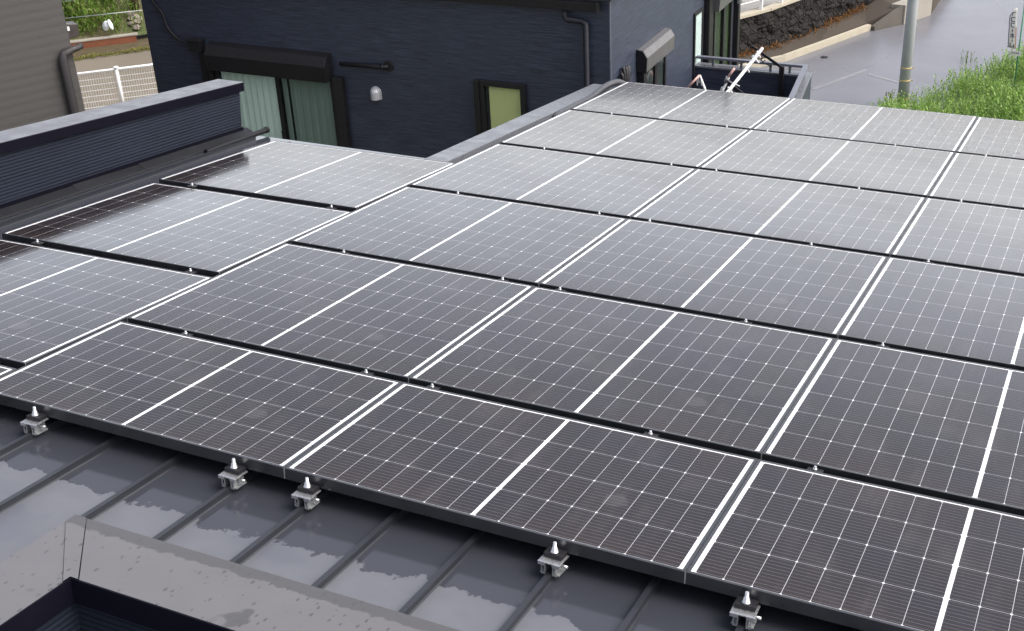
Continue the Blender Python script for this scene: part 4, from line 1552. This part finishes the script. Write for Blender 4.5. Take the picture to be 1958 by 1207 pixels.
def bank_sampler(rnd):
    while True:
        s, d = rnd.uniform(-1.5, rlen + 0.25), rnd.uniform(0.15, 5.5)
        if s > rlen - 0.35 and d < 3 and rnd.random() < 0.8:
            continue
        if s < 0.3 and d > 1.6 and rnd.random() < 0.55:
            continue
        p = ra + rd * s + bkn * d
        return Vector((p.x, p.y, bank_z(d))), 0.6 + 0.7 * abs(math.sin(s * 2.7 + d * 1.9))


tag(weed_patch('bank_weeds', M['weed_dark'], 5200, bank_sampler, 0.25, 0.55, 41, 0.35), 'dense green weeds covering the bank between the houses', 'weeds', kind='stuff')
fw = MB()
rnd = random.Random(12)
for _ in range(70):
    s, d = rnd.uniform(0.3, rlen), rnd.uniform(1.6, 4.2)
    p = ra + rd * s + bkn * d
    p.z = bank_z(d) + rnd.uniform(0.3, 0.5)
    for k in range(4):
        leaf(fw, p + Vector((rnd.uniform(-0.05, 0.05), rnd.uniform(-0.05, 0.05), rnd.uniform(-0.05, 0.05))), 0.06, 0.04, rnd, 1.0)
tag(fw.build('flowers', foliage('lilac_petals', [(0.30, 0.25, 0.50), (0.40, 0.36, 0.62)])), 'small lilac flowers scattered over the weedy bank', 'flowers', kind='stuff')
# wire fence
wf2 = empty('wire_fence', 'thin two strand wire fence across the weedy bank', 'fence', loc=(ra.x, ra.y, ZG))
wv = MB()


def onbank(px, py, lift):
    """point on the sight line standing `lift` above the bank"""
    lo, hi = 0.0, 1.0
    best = None
    for k in range(200):
        z = ZG + 0.2 + 3.0 * k / 199
        p = at(px, py, Z=z)
        d = (p - ra).dot(bkn)
        e_ = abs(bank_z(d) + lift - z)
        if best is None or e_ < best[0]:
            best = (e_, p)
    return best[1]


wa, wb_ = onbank(100, 38, 0.55), onbank(290, 18, 0.55)
wv.tube([wa - Vector((ra.x, ra.y, ZG)), wb_ - Vector((ra.x, ra.y, ZG))], 0.011, 6)
wv.build('wire', M['steel_dull'], wf2)
wv = MB()
wc2, wd2 = onbank(90, 6, 0.55), onbank(290, -16, 0.55)
wv.tube([wc2 - Vector((ra.x, ra.y, ZG)), wd2 - Vector((ra.x, ra.y, ZG))], 0.010, 6)
wv.build('wire', M['steel_dull'], wf2)
for p in (wa, wb_):
    pb3 = MB()
    c = p - Vector((ra.x, ra.y, ZG))
    pb3.tube([c - Vector((0, 0, 0.6)), c + Vector((0, 0, 0.05))], 0.025, 6)
    pb3.build('stake', M['steel_dull'], wf2)
# plastic bag
bgp = onbank(207, 50, 0.30)
bm_ = MB()
rnd = random.Random(4)
for (ox, oz, sx, sz, tw) in ((-0.07, 0.0, 0.10, 0.13, 0.2), (0.08, 0.04, 0.05, 0.13, -0.3)):
    vs, fs = [], []
    for j in range(7):
        th = math.pi * j / 6
        for k in range(10):
            a = 2 * math.pi * k / 10
            rr_ = 1 + rnd.uniform(-0.16, 0.16)
            x_, y_, z_ = sx * math.sin(th) * math.cos(a) * rr_, 0.06 * math.sin(th) * math.sin(a) * rr_, sz * math.cos(th)
            vs.append((ox + x_ + z_ * tw, y_, oz + z_))
    for j in range(6):
        for k in range(10):
            fs.append((j * 10 + k, j * 10 + (k + 1) % 10, (j + 1) * 10 + (k + 1) % 10, (j + 1) * 10 + k))
    bm_.add(vs, fs)
o = bm_.build('plastic_bag', M['bag'])
o.location = bgp
tag(o, 'crumpled white plastic bag caught in the weeds on the bank', 'bag')
# tree stump post
tp_ = onbank(258, 17, 0.0)
tk = MB()
tk.tube([tp_ + Vector((0, 0, -0.1)), tp_ + Vector((0.02, 0, 0.4)), tp_ + Vector((0.0, 0.03, 1.0)), tp_ + Vector((0.03, 0, 1.8))], [0.13, 0.10, 0.095, 0.09], 12)
tag(tk.build('tree_trunk', M['bark']), 'dark brown bare trunk standing on the bank beside the navy house', 'tree')
# rubble
rnd = random.Random(17)
plc = ('top', 'upper', 'middle', 'lower', 'lowest')
for i, (px, py, s) in enumerate(((246, 27, 0.10), (256, 33, 0.13), (262, 41, 0.10), (252, 45, 0.08), (262, 52, 0.10), (249, 36, 0.07), (266, 36, 0.08))):
    c = onbank(px, py, 0.04)
    rk = MB()
    vs, fs = [], []
    for j in range(6):
        th = math.pi * j / 5
        for k in range(8):
            a = 2 * math.pi * k / 8
            q_ = s * (1 + rnd.uniform(-0.25, 0.25))
            vs.append((q_ * 1.3 * math.sin(th) * math.cos(a), q_ * math.sin(th) * math.sin(a), q_ * 0.7 * math.cos(th)))
    for j in range(5):
        for k in range(8):
            fs.append((j * 8 + k, j * 8 + (k + 1) % 8, (j + 1) * 8 + (k + 1) % 8, (j + 1) * 8 + k))
    rk.add(vs, fs)
    o = rk.build('rubble_stone', M['rock'])
    o.location = c
    tag(o, 'pale rubble stone on the bank beside the navy house corner', 'stone', 'rubble stones on the bank')
